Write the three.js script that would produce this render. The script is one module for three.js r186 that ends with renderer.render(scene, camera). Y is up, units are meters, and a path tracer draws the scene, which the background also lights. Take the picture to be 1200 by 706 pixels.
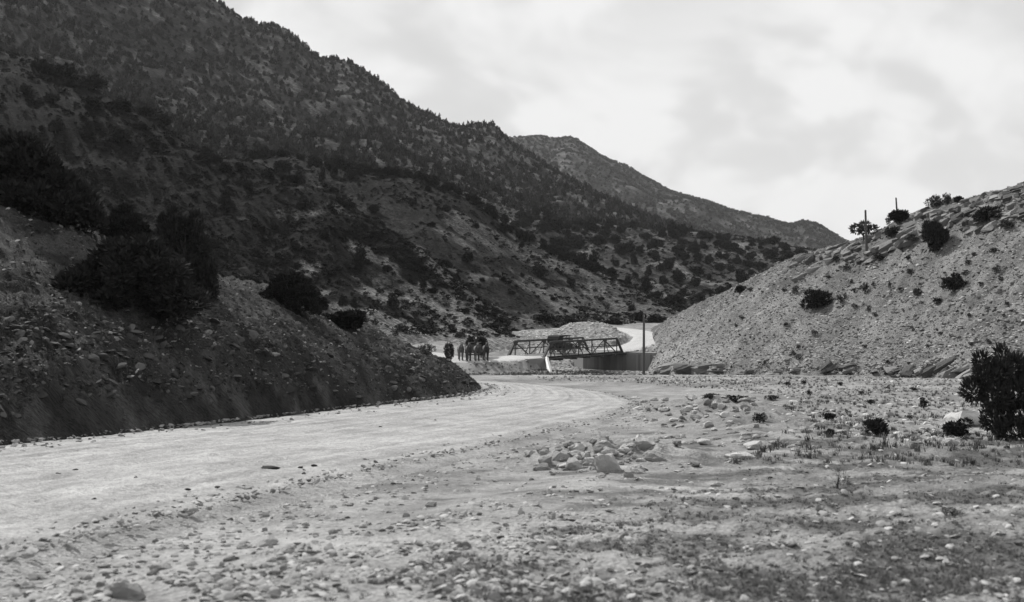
import * as THREE from 'three';
import { MarchingCubes } from 'three/addons/objects/MarchingCubes.js';
import { mergeGeometries, toCreasedNormals, mergeVertices } from 'three/addons/utils/BufferGeometryUtils.js';
import { RoundedBoxGeometry } from 'three/addons/geometries/RoundedBoxGeometry.js';
import { createNoise2D, createNoise3D } from 'simplex-noise';

// ---------------------------------------------------------------- camera, sky, sun
const EYE = 1.7, F = 1287, CU = 600, CV = 353;      // eye height (m); focal length and centre of the photograph (pixels)
const scene = new THREE.Scene();
const camera = new THREE.PerspectiveCamera(2 * Math.atan(CV / F) * 180 / Math.PI, 1024 / 602, 0.1, 12000);
camera.position.set(0, EYE, 0);
camera.lookAt(0, EYE, -100);
camera.focus = 55; camera.userData.fStop = 2.4;
scene.add(camera);
const renderer = new THREE.WebGLRenderer({ antialias: true });
renderer.toneMapping = THREE.LinearToneMapping;
renderer.toneMappingExposure = 1.2;
renderer.shadowMap.enabled = true;

function rng(seed) { let a = seed >>> 0; return () => { a = (a + 0x6D2B79F5) | 0; let t = Math.imul(a ^ (a >>> 15), 1 | a); t = (t + Math.imul(t ^ (t >>> 7), 61 | t)) ^ t; return ((t ^ (t >>> 14)) >>> 0) / 4294967296; }; }
const n2 = createNoise2D(rng(11)), n3 = createNoise3D(rng(12));
const fbm = (x, y, o = 4) => { let s = 0, a = 0.5, f = 1; for (let i = 0; i < o; i++) { s += a * n2(x * f + i * 17.3, y * f - i * 9.1); a *= 0.5; f *= 2.03; } return s; };
const fbm3 = (x, y, z, o = 4) => { let s = 0, a = 0.5, f = 1; for (let i = 0; i < o; i++) { s += a * n3(x * f, y * f + i * 7.7, z * f); a *= 0.5; f *= 2.03; } return s; };
const clamp = (x, a = 0, b = 1) => Math.min(b, Math.max(a, x));
const sstep = (a, b, x) => { const t = clamp((x - a) / (b - a)); return t * t * (3 - 2 * t); };
const lerp = (a, b, t) => a + (b - a) * t;

{ // thin bright cloud over the whole sky, darker openings between the clouds
  const w = 2048, h = 1024, data = new Float32Array(w * h * 4);
  for (let j = 0; j < h; j++) for (let i = 0; i < w; i++) {
    const th = (j + 0.5) / h * Math.PI - Math.PI / 2, ph = (i + 0.5) / w * 2 * Math.PI - Math.PI;
    const y = Math.sin(th), c = Math.cos(th), x = c * Math.cos(ph), z = c * Math.sin(ph);
    const yy = y * 1.7, big = fbm3(x * 1.6 + 3.1, yy * 1.6 + 1.7, z * 1.6 - 2.2, 4), puff = fbm3(x * 6.2 + big, yy * 6.2 + 5.2, z * 6.2, 6);
    const cover = sstep(-0.16, 0.14, big + 0.7 * puff + 0.1);
    let v = lerp(0.8 + 0.12 * big + 0.1 * puff, 0.89 + 0.24 * puff, cover);
    v = clamp(v, 0.45, 0.97);
    if (y < 0) v = lerp(v, 0.25, sstep(0, 0.06, -y));
    const o = (j * w + i) * 4; data[o] = data[o + 1] = data[o + 2] = v * 0.785; data[o + 3] = 1;
  }
  const t = new THREE.DataTexture(data, w, h, THREE.RGBAFormat, THREE.FloatType);
  t.mapping = THREE.EquirectangularReflectionMapping; t.magFilter = THREE.LinearFilter; t.minFilter = THREE.LinearFilter;
  t.wrapS = THREE.RepeatWrapping; t.colorSpace = THREE.LinearSRGBColorSpace; t.needsUpdate = true;
  scene.background = t; scene.environment = t;
}
const sun = new THREE.DirectionalLight(new THREE.Color(1, 0.992, 0.98), 5);
sun.position.set(-125, 165, -60 - 150); sun.target.position.set(0, 0, -60);
sun.castShadow = true; sun.shadow.radius = 1.5; sun.shadow.mapSize.set(4096, 4096);
Object.assign(sun.shadow.camera, { left: -150, right: 150, top: 150, bottom: -150, near: 1, far: 700 });
scene.add(sun, sun.target);
scene.fog = new THREE.FogExp2(0xd8d8d8, 0.00006);

// ---------------------------------------------------------------- helpers
const names = new Map();
function numbered(n) { const k = names.get(n) || 0; names.set(n, k + 1); return k ? n + '_' + String(k).padStart(3, '0') : n; }
function tag(o, label, category, group, kind) { o.userData.label = label; if (category) o.userData.category = category; if (group) o.userData.group = group; if (kind) o.userData.kind = kind; return o; }
function shade(o) { o.castShadow = true; o.receiveShadow = true; return o; }
function top(o, name) { o.name = numbered(name); scene.add(o); return o; }
function thing(name, label, category, pos = [0, 0, 0], turn = 0, group) { const g = new THREE.Group(); top(g, name); g.position.set(...pos); g.rotation.y = turn; return tag(g, label, category, group); }
function part(name, geo, mat, parent) { const m = shade(new THREE.Mesh(geo, mat)); m.name = name; parent.add(m); return m; }
function mat(v, rough = 1, extra = {}) { const m = new THREE.MeshPhysicalMaterial({ roughness: rough, metalness: 0, specularIntensity: rough > 0.9 ? 0.25 : 0.8, ...extra }); m.color.setRGB(v, v * 0.995, v * 0.985); return m; }
const P3 = (u, v, d) => new THREE.Vector3((u - CU) / F * d, EYE + (CV - v) / F * d, -d);

function pchip(pts) { // smooth curve through sorted points without overshoot, ends held
  const n = pts.length, x = pts.map(p => p[0]), y = pts.map(p => p[1]), h = [], s = [], m = new Array(n).fill(0);
  for (let i = 0; i < n - 1; i++) { h[i] = x[i + 1] - x[i]; s[i] = (y[i + 1] - y[i]) / h[i]; }
  if (n > 1) { m[0] = s[0]; m[n - 1] = s[n - 2]; }
  for (let i = 1; i < n - 1; i++) m[i] = s[i - 1] * s[i] <= 0 ? 0 : 3 * (h[i - 1] + h[i]) / ((2 * h[i] + h[i - 1]) / s[i - 1] + (h[i] + 2 * h[i - 1]) / s[i]);
  return t => {
    if (t <= x[0]) return y[0]; if (t >= x[n - 1]) return y[n - 1];
    let i = 0; while (t > x[i + 1]) i++;
    const q = (t - x[i]) / h[i], q2 = q * q, q3 = q2 * q;
    return (2 * q3 - 3 * q2 + 1) * y[i] + (q3 - 2 * q2 + q) * h[i] * m[i] + (-2 * q3 + 3 * q2) * y[i + 1] + (q3 - q2) * h[i] * m[i + 1];
  };
}

// grain of soil and of scrub-covered slopes: periodic value noise, stored as colour and as relief
function grain(size, seed, octs, shape) {
  const R = rng(seed), tot = new Float32Array(size * size);
  for (const [freq, amp] of octs) {
    const g = new Float32Array(freq * freq); for (let i = 0; i < g.length; i++) g[i] = R();
    for (let j = 0; j < size; j++) {
      const fy = j / size * freq, y0 = Math.floor(fy), ty = fy - y0, sy = ty * ty * (3 - 2 * ty), r0 = (y0 % freq) * freq, r1 = ((y0 + 1) % freq) * freq;
      for (let i = 0; i < size; i++) {
        const fx = i / size * freq, x0 = Math.floor(fx), tx = fx - x0, sx = tx * tx * (3 - 2 * tx), c0 = x0 % freq, c1 = (x0 + 1) % freq;
        tot[j * size + i] += amp * ((g[r0 + c0] * (1 - sx) + g[r0 + c1] * sx) * (1 - sy) + (g[r1 + c0] * (1 - sx) + g[r1 + c1] * sx) * sy);
      }
    }
  }
  let mn = 1e9, mx = -1e9; for (const v of tot) { if (v < mn) mn = v; if (v > mx) mx = v; }
  const col = new Uint8Array(size * size * 4), bump = new Uint8Array(size * size * 4);
  for (let i = 0; i < tot.length; i++) {
    const q = (tot[i] - mn) / (mx - mn), lin = clamp(shape(q)), s = Math.round(255 * (lin <= 0.0031308 ? 12.92 * lin : 1.055 * Math.pow(lin, 1 / 2.4) - 0.055)), b = Math.round(q * 255);
    col.set([s, s, s, 255], i * 4); bump.set([b, b, b, 255], i * 4);
  }
  const mk = (d, cs) => { const t = new THREE.DataTexture(d, size, size, THREE.RGBAFormat); t.wrapS = t.wrapT = THREE.RepeatWrapping; t.magFilter = THREE.LinearFilter; t.minFilter = THREE.LinearMipmapLinearFilter; t.generateMipmaps = true; if (cs) t.colorSpace = THREE.SRGBColorSpace; t.needsUpdate = true; return t; };
  return { map: mk(col, true), bumpMap: mk(bump, false) };
}
const SOIL = grain(1024, 5, [[16, 0.5], [64, 0.8], [150, 1.0], [300, 0.9], [512, 0.5]], q => 0.3 + 0.9 * q);
const SCRUB = grain(1024, 6, [[12, 0.5], [40, 0.8], [90, 1.2], [200, 1.0], [420, 0.6]], q => 0.1 + 1.25 * q * q + 0.25 * q);
const SCREE = grain(1024, 7, [[20, 0.3], [90, 0.7], [180, 1.0], [340, 1.2], [512, 0.6]], q => 0.1 + 1.3 * q);
const mGround = new THREE.MeshPhysicalMaterial({ vertexColors: true, roughness: 1, specularIntensity: 0.15, map: SOIL.map, bumpMap: SOIL.bumpMap, bumpScale: 0.03 });
const mRoad = new THREE.MeshPhysicalMaterial({ vertexColors: true, roughness: 1, specularIntensity: 0.15, map: SOIL.map, bumpMap: SOIL.bumpMap, bumpScale: 0.03 });
const mBank = new THREE.MeshPhysicalMaterial({ vertexColors: true, roughness: 1, specularIntensity: 0.15, map: SCREE.map, bumpMap: SCREE.bumpMap, bumpScale: 0.08 });
const mHill = new THREE.MeshPhysicalMaterial({ vertexColors: true, roughness: 1, specularIntensity: 0.15, map: SCREE.map, bumpMap: SCREE.bumpMap, bumpScale: 0.1 });
const mSlope = new THREE.MeshPhysicalMaterial({ vertexColors: true, roughness: 1, specularIntensity: 0.05, map: SCRUB.map, bumpMap: SCRUB.bumpMap, bumpScale: 0.5 });
const mRock = mat(0.34, 1, { bumpMap: SCREE.bumpMap, bumpScale: 0.02 });

// ---------------------------------------------------------------- ground: heights (metres above the camera's feet datum)
const low = pchip([[0, -1.62], [6, -1.7], [10, -1.95], [17, -2.45], [25, -3.0], [38, -3.7], [60, -4.6], [80, -5.5], [100, -6.85], [110, -7.4], [118, -7.35], [128, -6.4], [140, -5.6], [160, -4.7], [220, -3.6], [400, -2], [900, 0], [6000, 2]]);
const CHAN = [[-2, 152, -6.6], [2, 142, -7.6], [4.5, 134, -8.3], [6.5, 128.6, -8.6], [13, 121, -8.6], [22, 111, -7.8], [34, 101, -7.1]];
const FARROAD = [[-60, 150, -4.2], [-36, 134, -4.8], [-20, 125.5, -5.2], [-9.6, 120.5, -5.75], [-4.6, 117.2, -6.4], [-1.4, 117.6, -6.25], [1.46, 121.4, -6.12]];
const FARROAD2 = [[11.56, 135.8, -6.12], [15, 141, -6.0], [18.6, 150, -5.35], [19.2, 160, -4.75], [16, 171, -4.3], [7, 181, -3.9], [-10, 190, -3.4], [-40, 200, -2.5]];
function smoothLine(pts, n) { const c = new THREE.CatmullRomCurve3(pts.map(p => new THREE.Vector3(p[0], p[2], p[1]))); return c.getSpacedPoints(n).map(p => [p.x, p.z, p.y]); }
const FR1 = smoothLine(FARROAD, 60), FR2 = smoothLine(FARROAD2, 60);
function nearLine(pts, x, d) { let best = 1e9, y = 0; for (const p of pts) { const q = (p[0] - x) ** 2 + (p[1] - d) ** 2; if (q < best) { best = q; y = p[2]; } } return [Math.sqrt(best), y]; }
const CH = smoothLine(CHAN, 40);
function baseH(x, d) {
  let h = low(Math.max(0, Math.hypot(d, d < 0 ? 0 : x * 0.25)));
  if (d < 0) h = -1.62 + 0.01 * d;
  if (d > 85 && d < 215 && Math.abs(x) < 75) {
    const [c, cy] = nearLine(CH, x, d); h = lerp(h, Math.min(h, cy), 1 - sstep(4.5, 9.5, c));
    h += 1.8 * Math.exp(-(((x - 10.6) / 4.4) ** 4) - ((d - 155) / 5.5) ** 2);                 // gravel mound between bridge and bend
    const [a, ay] = nearLine(FR1, x, d), [b, by] = nearLine(FR2, x, d);
    const t = (x - 1.46) * 0.574 + (d - 121.4) * 0.818, na = sstep(-9, -2, t), ea = ay - 0.06 - Math.max(0, a - lerp(3, 2.5, na)) * lerp(0.55, 1.8, na), sd = (x - 1.46) * 0.818 - (d - 121.4) * 0.574, eb = by - 0.06 - Math.max(0, b - (sd > 0 && t < 24 ? 6 : 3)) * 0.6;
    { const m = sstep(1, 4, t) * (1 - sstep(19.5, 20.5, t)) * sstep(-9, -5, sd) * (1 - sstep(9, 15, sd)); h = lerp(h, Math.min(h, -8.5), m); }
    h = Math.max(h, ea - Math.max(0, t + 0.9) * 3, eb - Math.max(0, 20 - t) * 3);
    if (a < lerp(3.2, 2.6, na) && t < -0.9) h = ay - 0.06; if (b < 3.2 && t > 20) h = by - 0.06;
  }
  // rubble bank on the outer side of the bend, hollow beyond it
  h += (0.5 + 0.35 * fbm(x * 0.9, d * 0.7, 3)) * Math.exp(-(((x - 6.0) / 2.2) ** 2) - ((d - 33) / 7) ** 2);
  h += (0.3 + 0.25 * fbm(x * 1.6, d * 1.6, 3)) * Math.exp(-(((x - 1.6) / 1.5) ** 2) - ((d - 17.5) / 1.2) ** 2);
  h += 0.16 * Math.exp(-(((x - 5.0) / 1.8) ** 2) - ((d - 21) / 1.2) ** 2);
  return h;
}
function onBase(u, v) { // where the sight line through a pixel meets the plain ground
  let d = 3; const kx = (u - CU) / F, ky = (CV - v) / F; let pd = d;
  while (d < 400) { if (ky * d < baseH(kx * d, d)) { let a = pd, b = d; for (let i = 0; i < 30; i++) { const m = (a + b) / 2; if (ky * m < baseH(kx * m, m)) b = m; else a = m; } return [kx * b, b]; } pd = d; d *= 1.01; }
  return [kx * d, d];
}
// road edges: inner (bank) side and outer side, read along the same stations
const EIN = [[-420, 556], [-200, 538], [0, 521], [130, 508], [260, 495], [380, 481], [470, 471], [535, 464], [575, 456], [566, 450], [540, 446]];
const EOUT = [[-420, 820], [-200, 730], [20, 656], [200, 610], [380, 566], [540, 531], [658, 505], [732, 485], [752, 471], [710, 460], [640, 452.5]];
const edgeCurve = e => new THREE.CatmullRomCurve3(e.map(([u, v]) => { const p = onBase(u, v); return new THREE.Vector3(p[0], 0, p[1]); }));
const cIn = edgeCurve(EIN), cOut = edgeCurve(EOUT), NS = 140, ROAD = [];
for (let i = 0; i <= NS; i++) { const a = cIn.getPoint(i / NS), b = cOut.getPoint(i / NS); ROAD.push({ a, b, cx: (a.x + b.x) / 2, cd: (a.z + b.z) / 2, hw: a.distanceTo(b) / 2 }); }
function roadMask(x, d) { let best = 9; for (const r of ROAD) { const q = Math.hypot(x - r.cx, d - r.cd) / r.hw; if (q < best) best = q; } return best; }   // <1 on the road
function rough(x, d) { // small unevenness of the open ground
  const s = sstep(2, 12, Math.hypot(x, d));
  return 0.05 * fbm(x * 0.5, d * 0.5, 5) + 0.16 * s * fbm(x * 0.12 + 5, d * 0.12, 4) + 0.045 * Math.abs(n2(x * 1.7, d * 1.7)) + 0.03 * fbm(x * 3.3, d * 3.3, 3) * (1 - sstep(14, 40, d));
}
function groundH(x, d) {
  let k = 1, sink = 0;
  if (d > 2 && d < 75 && x > -30 && x < 15) { const q = roadMask(x, d); k = sstep(0.8, 1.35, q); sink = 0.1 * (1 - sstep(0.82, 0.98, q)); }
  if (d > 100 && d < 215 && Math.abs(x) < 70) { const a = nearLine(FR1, x, d)[0], b = nearLine(FR2, x, d)[0]; k = Math.min(k, sstep(2.2, 5, Math.min(a, b))); }
  return baseH(x, d) + rough(x, d) * k - sink;
}
function ground(u, v) { const p = onBase(u, v); let d = p[1]; const kx = (u - CU) / F, ky = (CV - v) / F; let a = d * 0.85, b = d * 1.2;
  for (let q = a; q < b; q *= 1.004) if (ky * q < groundH(kx * q, q)) { d = q; break; }
  return new THREE.Vector3(kx * d, EYE + groundH(kx * d, d), -d); }
const gpos = (x, d, dy = 0) => [x, EYE + groundH(x, d) + dy, -d];

function gridMesh(name, nx, ny, at, material, uvScale) { // at(i,j) -> [x,y,z,albedo]
  const pos = new Float32Array(nx * ny * 3), col = new Float32Array(nx * ny * 3), uv = new Float32Array(nx * ny * 2), idx = [];
  for (let j = 0; j < ny; j++) for (let i = 0; i < nx; i++) {
    const [x, y, z, c] = at(i, j), k = j * nx + i;
    pos.set([x, y, z], k * 3); col.set([c, c * 0.995, c * 0.985], k * 3); uv.set([x / uvScale + y / uvScale * 0.31, z / uvScale - y / uvScale * 0.73], k * 2);
    if (i < nx - 1 && j < ny - 1) idx.push(k, k + 1, k + nx, k + 1, k + nx + 1, k + nx);
  }
  const g = new THREE.BufferGeometry();
  g.setAttribute('position', new THREE.BufferAttribute(pos, 3)); g.setAttribute('color', new THREE.BufferAttribute(col, 3)); g.setAttribute('uv', new THREE.BufferAttribute(uv, 2));
  g.setIndex(idx); g.computeVertexNormals();
  const m = shade(new THREE.Mesh(g, material)); return top(m, name);
}
const MAPK = 1 / 0.75;
function soilAlbedo(x, d) { // patches of dry short grass on pale stony soil
  let a = 0.195 + 0.1 * fbm(x * 0.11 + 3, d * 0.11, 4) + 0.07 * fbm(x * 0.7, d * 0.7, 3);
  a -= 0.11 * sstep(-0.12, 0.3, fbm(x * 0.45 + 9, d * 0.8, 5) + clamp((x - d * 0.05 - 1) / 6, -0.5, 0.08) - clamp((d - 18) / 20, 0, 0.6));   // short grass
  return clamp(a, 0.08, 0.42);
}
{ // one sheet all round: fine rings near the camera, coarse to the horizon
  const az = []; for (let u = -1250; u <= 2450; u += (u < -250 || u > 1450) ? 14 : 3.2) az.push(Math.atan2(u - CU, F));
  const a0 = az[0], a1 = az[az.length - 1]; for (let k = 1; k <= 60; k++) az.push(a1 + (2 * Math.PI - (a1 - a0)) * k / 60);
  const rs = [0.2, 1, 2, 3, 3.8]; let r = 4.2; while (r < 230) { rs.push(r); r *= r > 90 ? 1.008 : 1.0115; } while (r < 7000) { rs.push(r); r *= 1.12; }
  gridMesh('ground', az.length, rs.length, (i, j) => {
    const x = Math.sin(az[i]) * rs[j], d = Math.cos(az[i]) * rs[j];
    return [x, EYE + groundH(x, d), -d, soilAlbedo(x, d) * MAPK];
  }, mGround, 4.7).userData.kind = 'structure';
}
scene.getObjectByName('ground').userData.label = 'uneven stony valley floor with patches of short dry grass';
{ // dirt road of the foreground bend
  const nx = 84;
  const r = gridMesh('dirt_road', nx, NS * 2 + 1, (i, j) => {
    const a = cIn.getPoint(j / (NS * 2)), b = cOut.getPoint(j / (NS * 2)), t = -0.06 + 1.12 * i / (nx - 1), x = lerp(a.x, b.x, t), d = lerp(a.z, b.z, t);
    const e = Math.min(t, 1 - t), w = a.distanceTo(b), s = j / (NS * 2);
    let y = baseH(x, d) + 0.05 * sstep(0, 0.25, e) - 0.14 * (1 - sstep(-0.06, 0.05, e)) + 0.035 * fbm(x * 1.1, d * 1.1, 4);
    let rut = 0; for (const g of [0.2, 0.34, 0.5, 0.64, 0.8]) { const q = Math.exp(-(((t - g + 0.035 * n2(s * 7, g * 7)) * w / 0.13) ** 2)) * (0.6 + 0.6 * n2(s * 11 + 3, g * 13)); y -= 0.045 * q; rut += q; }
    const streak = fbm(t * 16, s * 3.5, 4) - 0.3 * rut + 0.3 * fbm(t * 40, s * 9, 3), c = 0.295 + 0.1 * streak + 0.08 * fbm(x * 0.4, d * 0.4, 4) - 0.06 * (1 - sstep(0.0, 0.12, e));
    return [x, EYE + y, -d, c * MAPK];
  }, mRoad, 3.3);
  r.userData.kind = 'structure'; r.userData.label = 'pale rutted dirt road bending round the bank';
}
for (const [line, lab] of [[FR1, 'dirt approach road on the low embankment before the bridge'], [FR2, 'pale dirt road curving away beyond the bridge']]) {
  const nx = 9, hw = 2.6;
  const r = gridMesh('dirt_road', nx, line.length, (i, j) => {
    const p = line[j], q = line[Math.min(line.length - 1, j + 1)], o = line[Math.max(0, j - 1)], tx = q[0] - o[0], td = q[1] - o[1], l = Math.hypot(tx, td), t = (i / (nx - 1) * 2 - 1);
    const x = p[0] - td / l * t * hw, d = p[1] + tx / l * t * hw;
    return [x, EYE + p[2] + 0.05 - 0.2 * sstep(0.8, 1, Math.abs(t)) + 0.02 * n2(x, d), -d, (0.4 + 0.06 * fbm(x, d, 3)) * MAPK];
  }, mRoad, 3.3);
  r.userData.kind = 'structure'; r.userData.label = lab;
}

// ---------------------------------------------------------------- slopes: surfaces through rows of (column, row, distance) read from the photograph
// rows: { v: [[u, v]...] or y: [[u, y]...], d: [[u, d]...] }, near to far
function slope(name, u0, u1, du, rowsN, rows, noise, albedo, material, uvScale, label) {
  const nu = Math.round((u1 - u0) / du) + 1, K = rows.length, R = rows.map(r => ({ v: r.v && pchip(r.v), y: r.y && pchip(r.y), d: pchip(r.d) }));
  const ts = []; for (let k = 0; k < K - 1; k++) { const n = rows[k].n || Math.round(rowsN / (K - 1)); for (let q = 0; q < n; q++) ts.push(k + q / n); } ts.push(K - 1);
  const nv = ts.length, X = new Float32Array(nu * nv), Y = new Float32Array(nu * nv), D = new Float32Array(nu * nv), T = ts;
  for (let i = 0; i < nu; i++) {
    const u = u0 + i * du, ds = [], ys = [];
    for (let k = 0; k < K; k++) { const d = R[k].d(u); ds.push([k, d]); ys.push([k, R[k].y ? R[k].y(u) : (CV - R[k].v(u)) / F * d]); }
    const fd = pchip(ds), fy = pchip(ys);
    for (let j = 0; j < nv; j++) { const d = fd(ts[j]), x = (u - CU) / F * d, k = j * nu + i; X[k] = x; D[k] = d; Y[k] = fy(ts[j]) + noise(x, d, ts[j], u); }
  }
  const m = gridMesh(name, nu, nv, (i, j) => { const k = j * nu + i; return [X[k], EYE + Y[k], -D[k], albedo(X[k], D[k], ts[j], u0 + i * du, Y[k]) * MAPK]; }, material, uvScale);
  m.userData.kind = 'structure'; m.userData.label = label;
  const at = (u, j) => { const q = clamp((u - u0) / du, 0, nu - 1.001), i = Math.floor(q), f = q - i, k = j * nu + i; return [lerp(Y[k], Y[k + 1], f), lerp(D[k], D[k + 1], f)]; };
  return { mesh: m, u0, u1, T,
    place(u, v) { // the nearest point of the surface on the sight line through a pixel
      let [py, pd] = at(u, 0), pv = CV - py / pd * F;
      for (let j = 1; j < nv; j++) { const [y, d] = at(u, j), vv = CV - y / d * F; if (pv >= v && vv <= v) { const f = (pv - v) / Math.max(1e-6, pv - vv), dd = lerp(pd, d, f), yy = lerp(py, y, f); return new THREE.Vector3((u - CU) / F * dd, EYE + yy, -dd); } py = y; pd = d; pv = vv; }
      let bj = 0, bv = 1e9; for (let j = 0; j < nv; j++) { const [y, d] = at(u, j), vv = CV - y / d * F; if (vv < bv) { bv = vv; bj = j; } }
      const [y, d] = at(u, bj); return new THREE.Vector3((u - CU) / F * d, EYE + y, -d);
    },
    point(u, t) { let j = 0; while (j < nv - 2 && T[j + 1] < t) j++; const f = clamp((t - T[j]) / (T[j + 1] - T[j])), a = at(u, j), b = at(u, j + 1), d = lerp(a[1], b[1], f); return new THREE.Vector3((u - CU) / F * d, EYE + lerp(a[0], b[0], f), -d); } };
}
const flat = y => [[0, y]];

// cut bank and stony spur on the inner side of the bend
const inToe = u => { const f = pchip(EIN.filter(e => e[0] <= 575).slice(0, 9)); return f(u); };
const toeD = []; for (const u of [-1200, -900, -600, -420, -200, 0, 130, 260, 380, 470, 535, 570]) { const d = u < -420 ? 13.5 + (u + 420) * 0.003 : onBase(u, inToe(u))[1]; toeD.push([u, d]); }
const tD = pchip(toeD), off = (f, list) => { const q = pchip(list), o = []; for (let u = list[0][0]; u <= list[list.length - 1][0]; u += 15) o.push([u, f(u) + q(u)]); return o; };   // distances set off from a toe line
const BANK = slope('roadside_bank', -1200, 596, 2.6, 130, [
  { y: [[-1200, -2.9], [0, -3.1], [260, -4.0], [470, -5.0], [570, -5.4], [596, -6.2]], d: off(tD, [[-1200, -0.5], [570, -0.4], [596, 2]]), n: 10 },
  { v: [[-1200, 400], [-420, 400], [0, 406], [60, 398], [150, 402], [220, 396], [300, 408], [380, 420], [430, 430], [500, 441], [540, 450], [560, 459], [575, 468], [596, 478]], d: off(tD, [[-1200, 2.8], [0, 3.3], [260, 3.8], [430, 3.8], [520, 2.8], [596, 2.8]]), n: 44 },
  { v: [[-1200, 330], [-420, 300], [0, 330], [150, 350], [300, 376], [430, 406], [510, 430], [550, 448], [570, 463], [596, 475]], d: off(tD, [[-1200, 8], [0, 8.6], [260, 7.5], [430, 7], [520, 5], [596, 4.5]]), n: 40 },
  { v: [[-1200, 120], [-420, 150], [0, 236], [60, 244], [110, 264], [220, 311], [330, 347], [400, 371], [430, 384], [470, 402], [510, 418], [540, 436], [560, 452], [575, 464], [596, 480]], d: off(tD, [[-1200, 18], [0, 19.5], [260, 17], [430, 13.5], [520, 8.5], [560, 7], [596, 6]]), n: 36 },
  { y: [[-1200, -2], [0, -2.5], [300, -4.5], [500, -6.4], [596, -7]], d: off(tD, [[-1200, 40], [0, 38], [260, 34], [430, 28], [520, 20], [596, 18]]), n: 12 },
  { y: [[-1200, -9], [596, -9]], d: off(tD, [[-1200, 60], [0, 55], [260, 50], [430, 40], [520, 30], [596, 26]]), n: 4 },
], (x, d, t, u) => {
  const e = sstep(0, 0.5, t) * (1 - sstep(520, 585, u) * 0.7);
  const cut = Math.exp(-(((t - 0.75) / 0.45) ** 2));
  return e * (0.3 * fbm(x * 0.16, d * 0.2, 4) + 0.2 * fbm(x * 0.9, d * 0.9, 4) + 0.12 * Math.abs(n2(x * 1.4 + 3, d * 0.9)) + 0.3 * cut * (fbm(x * 0.55 + 2, d * 0.12 + 1, 4) - 0.1) - 0.25 * cut * Math.max(0, n2(x * 0.45 + 8, 3)) ** 2) + 0.04 * Math.abs(n2(x * 2.2, d * 2.2));
}, (x, d, t, u) => clamp(0.034 + 0.03 * sstep(-0.1, 0.2, fbm(x * 0.3 + 4, d * 0.3, 5) + 0.15 * (t - 1.4)) + 0.03 * fbm(x * 0.5 + 7, d * 0.5, 4) + 0.05 * sstep(0.0, 0.15, fbm(x * 0.4 + 1, d * 0.4, 5) + (u - 480) / 300), 0.025, 0.2), mBank, 5.3, 'dark stony bank cut along the inner side of the road');

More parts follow.
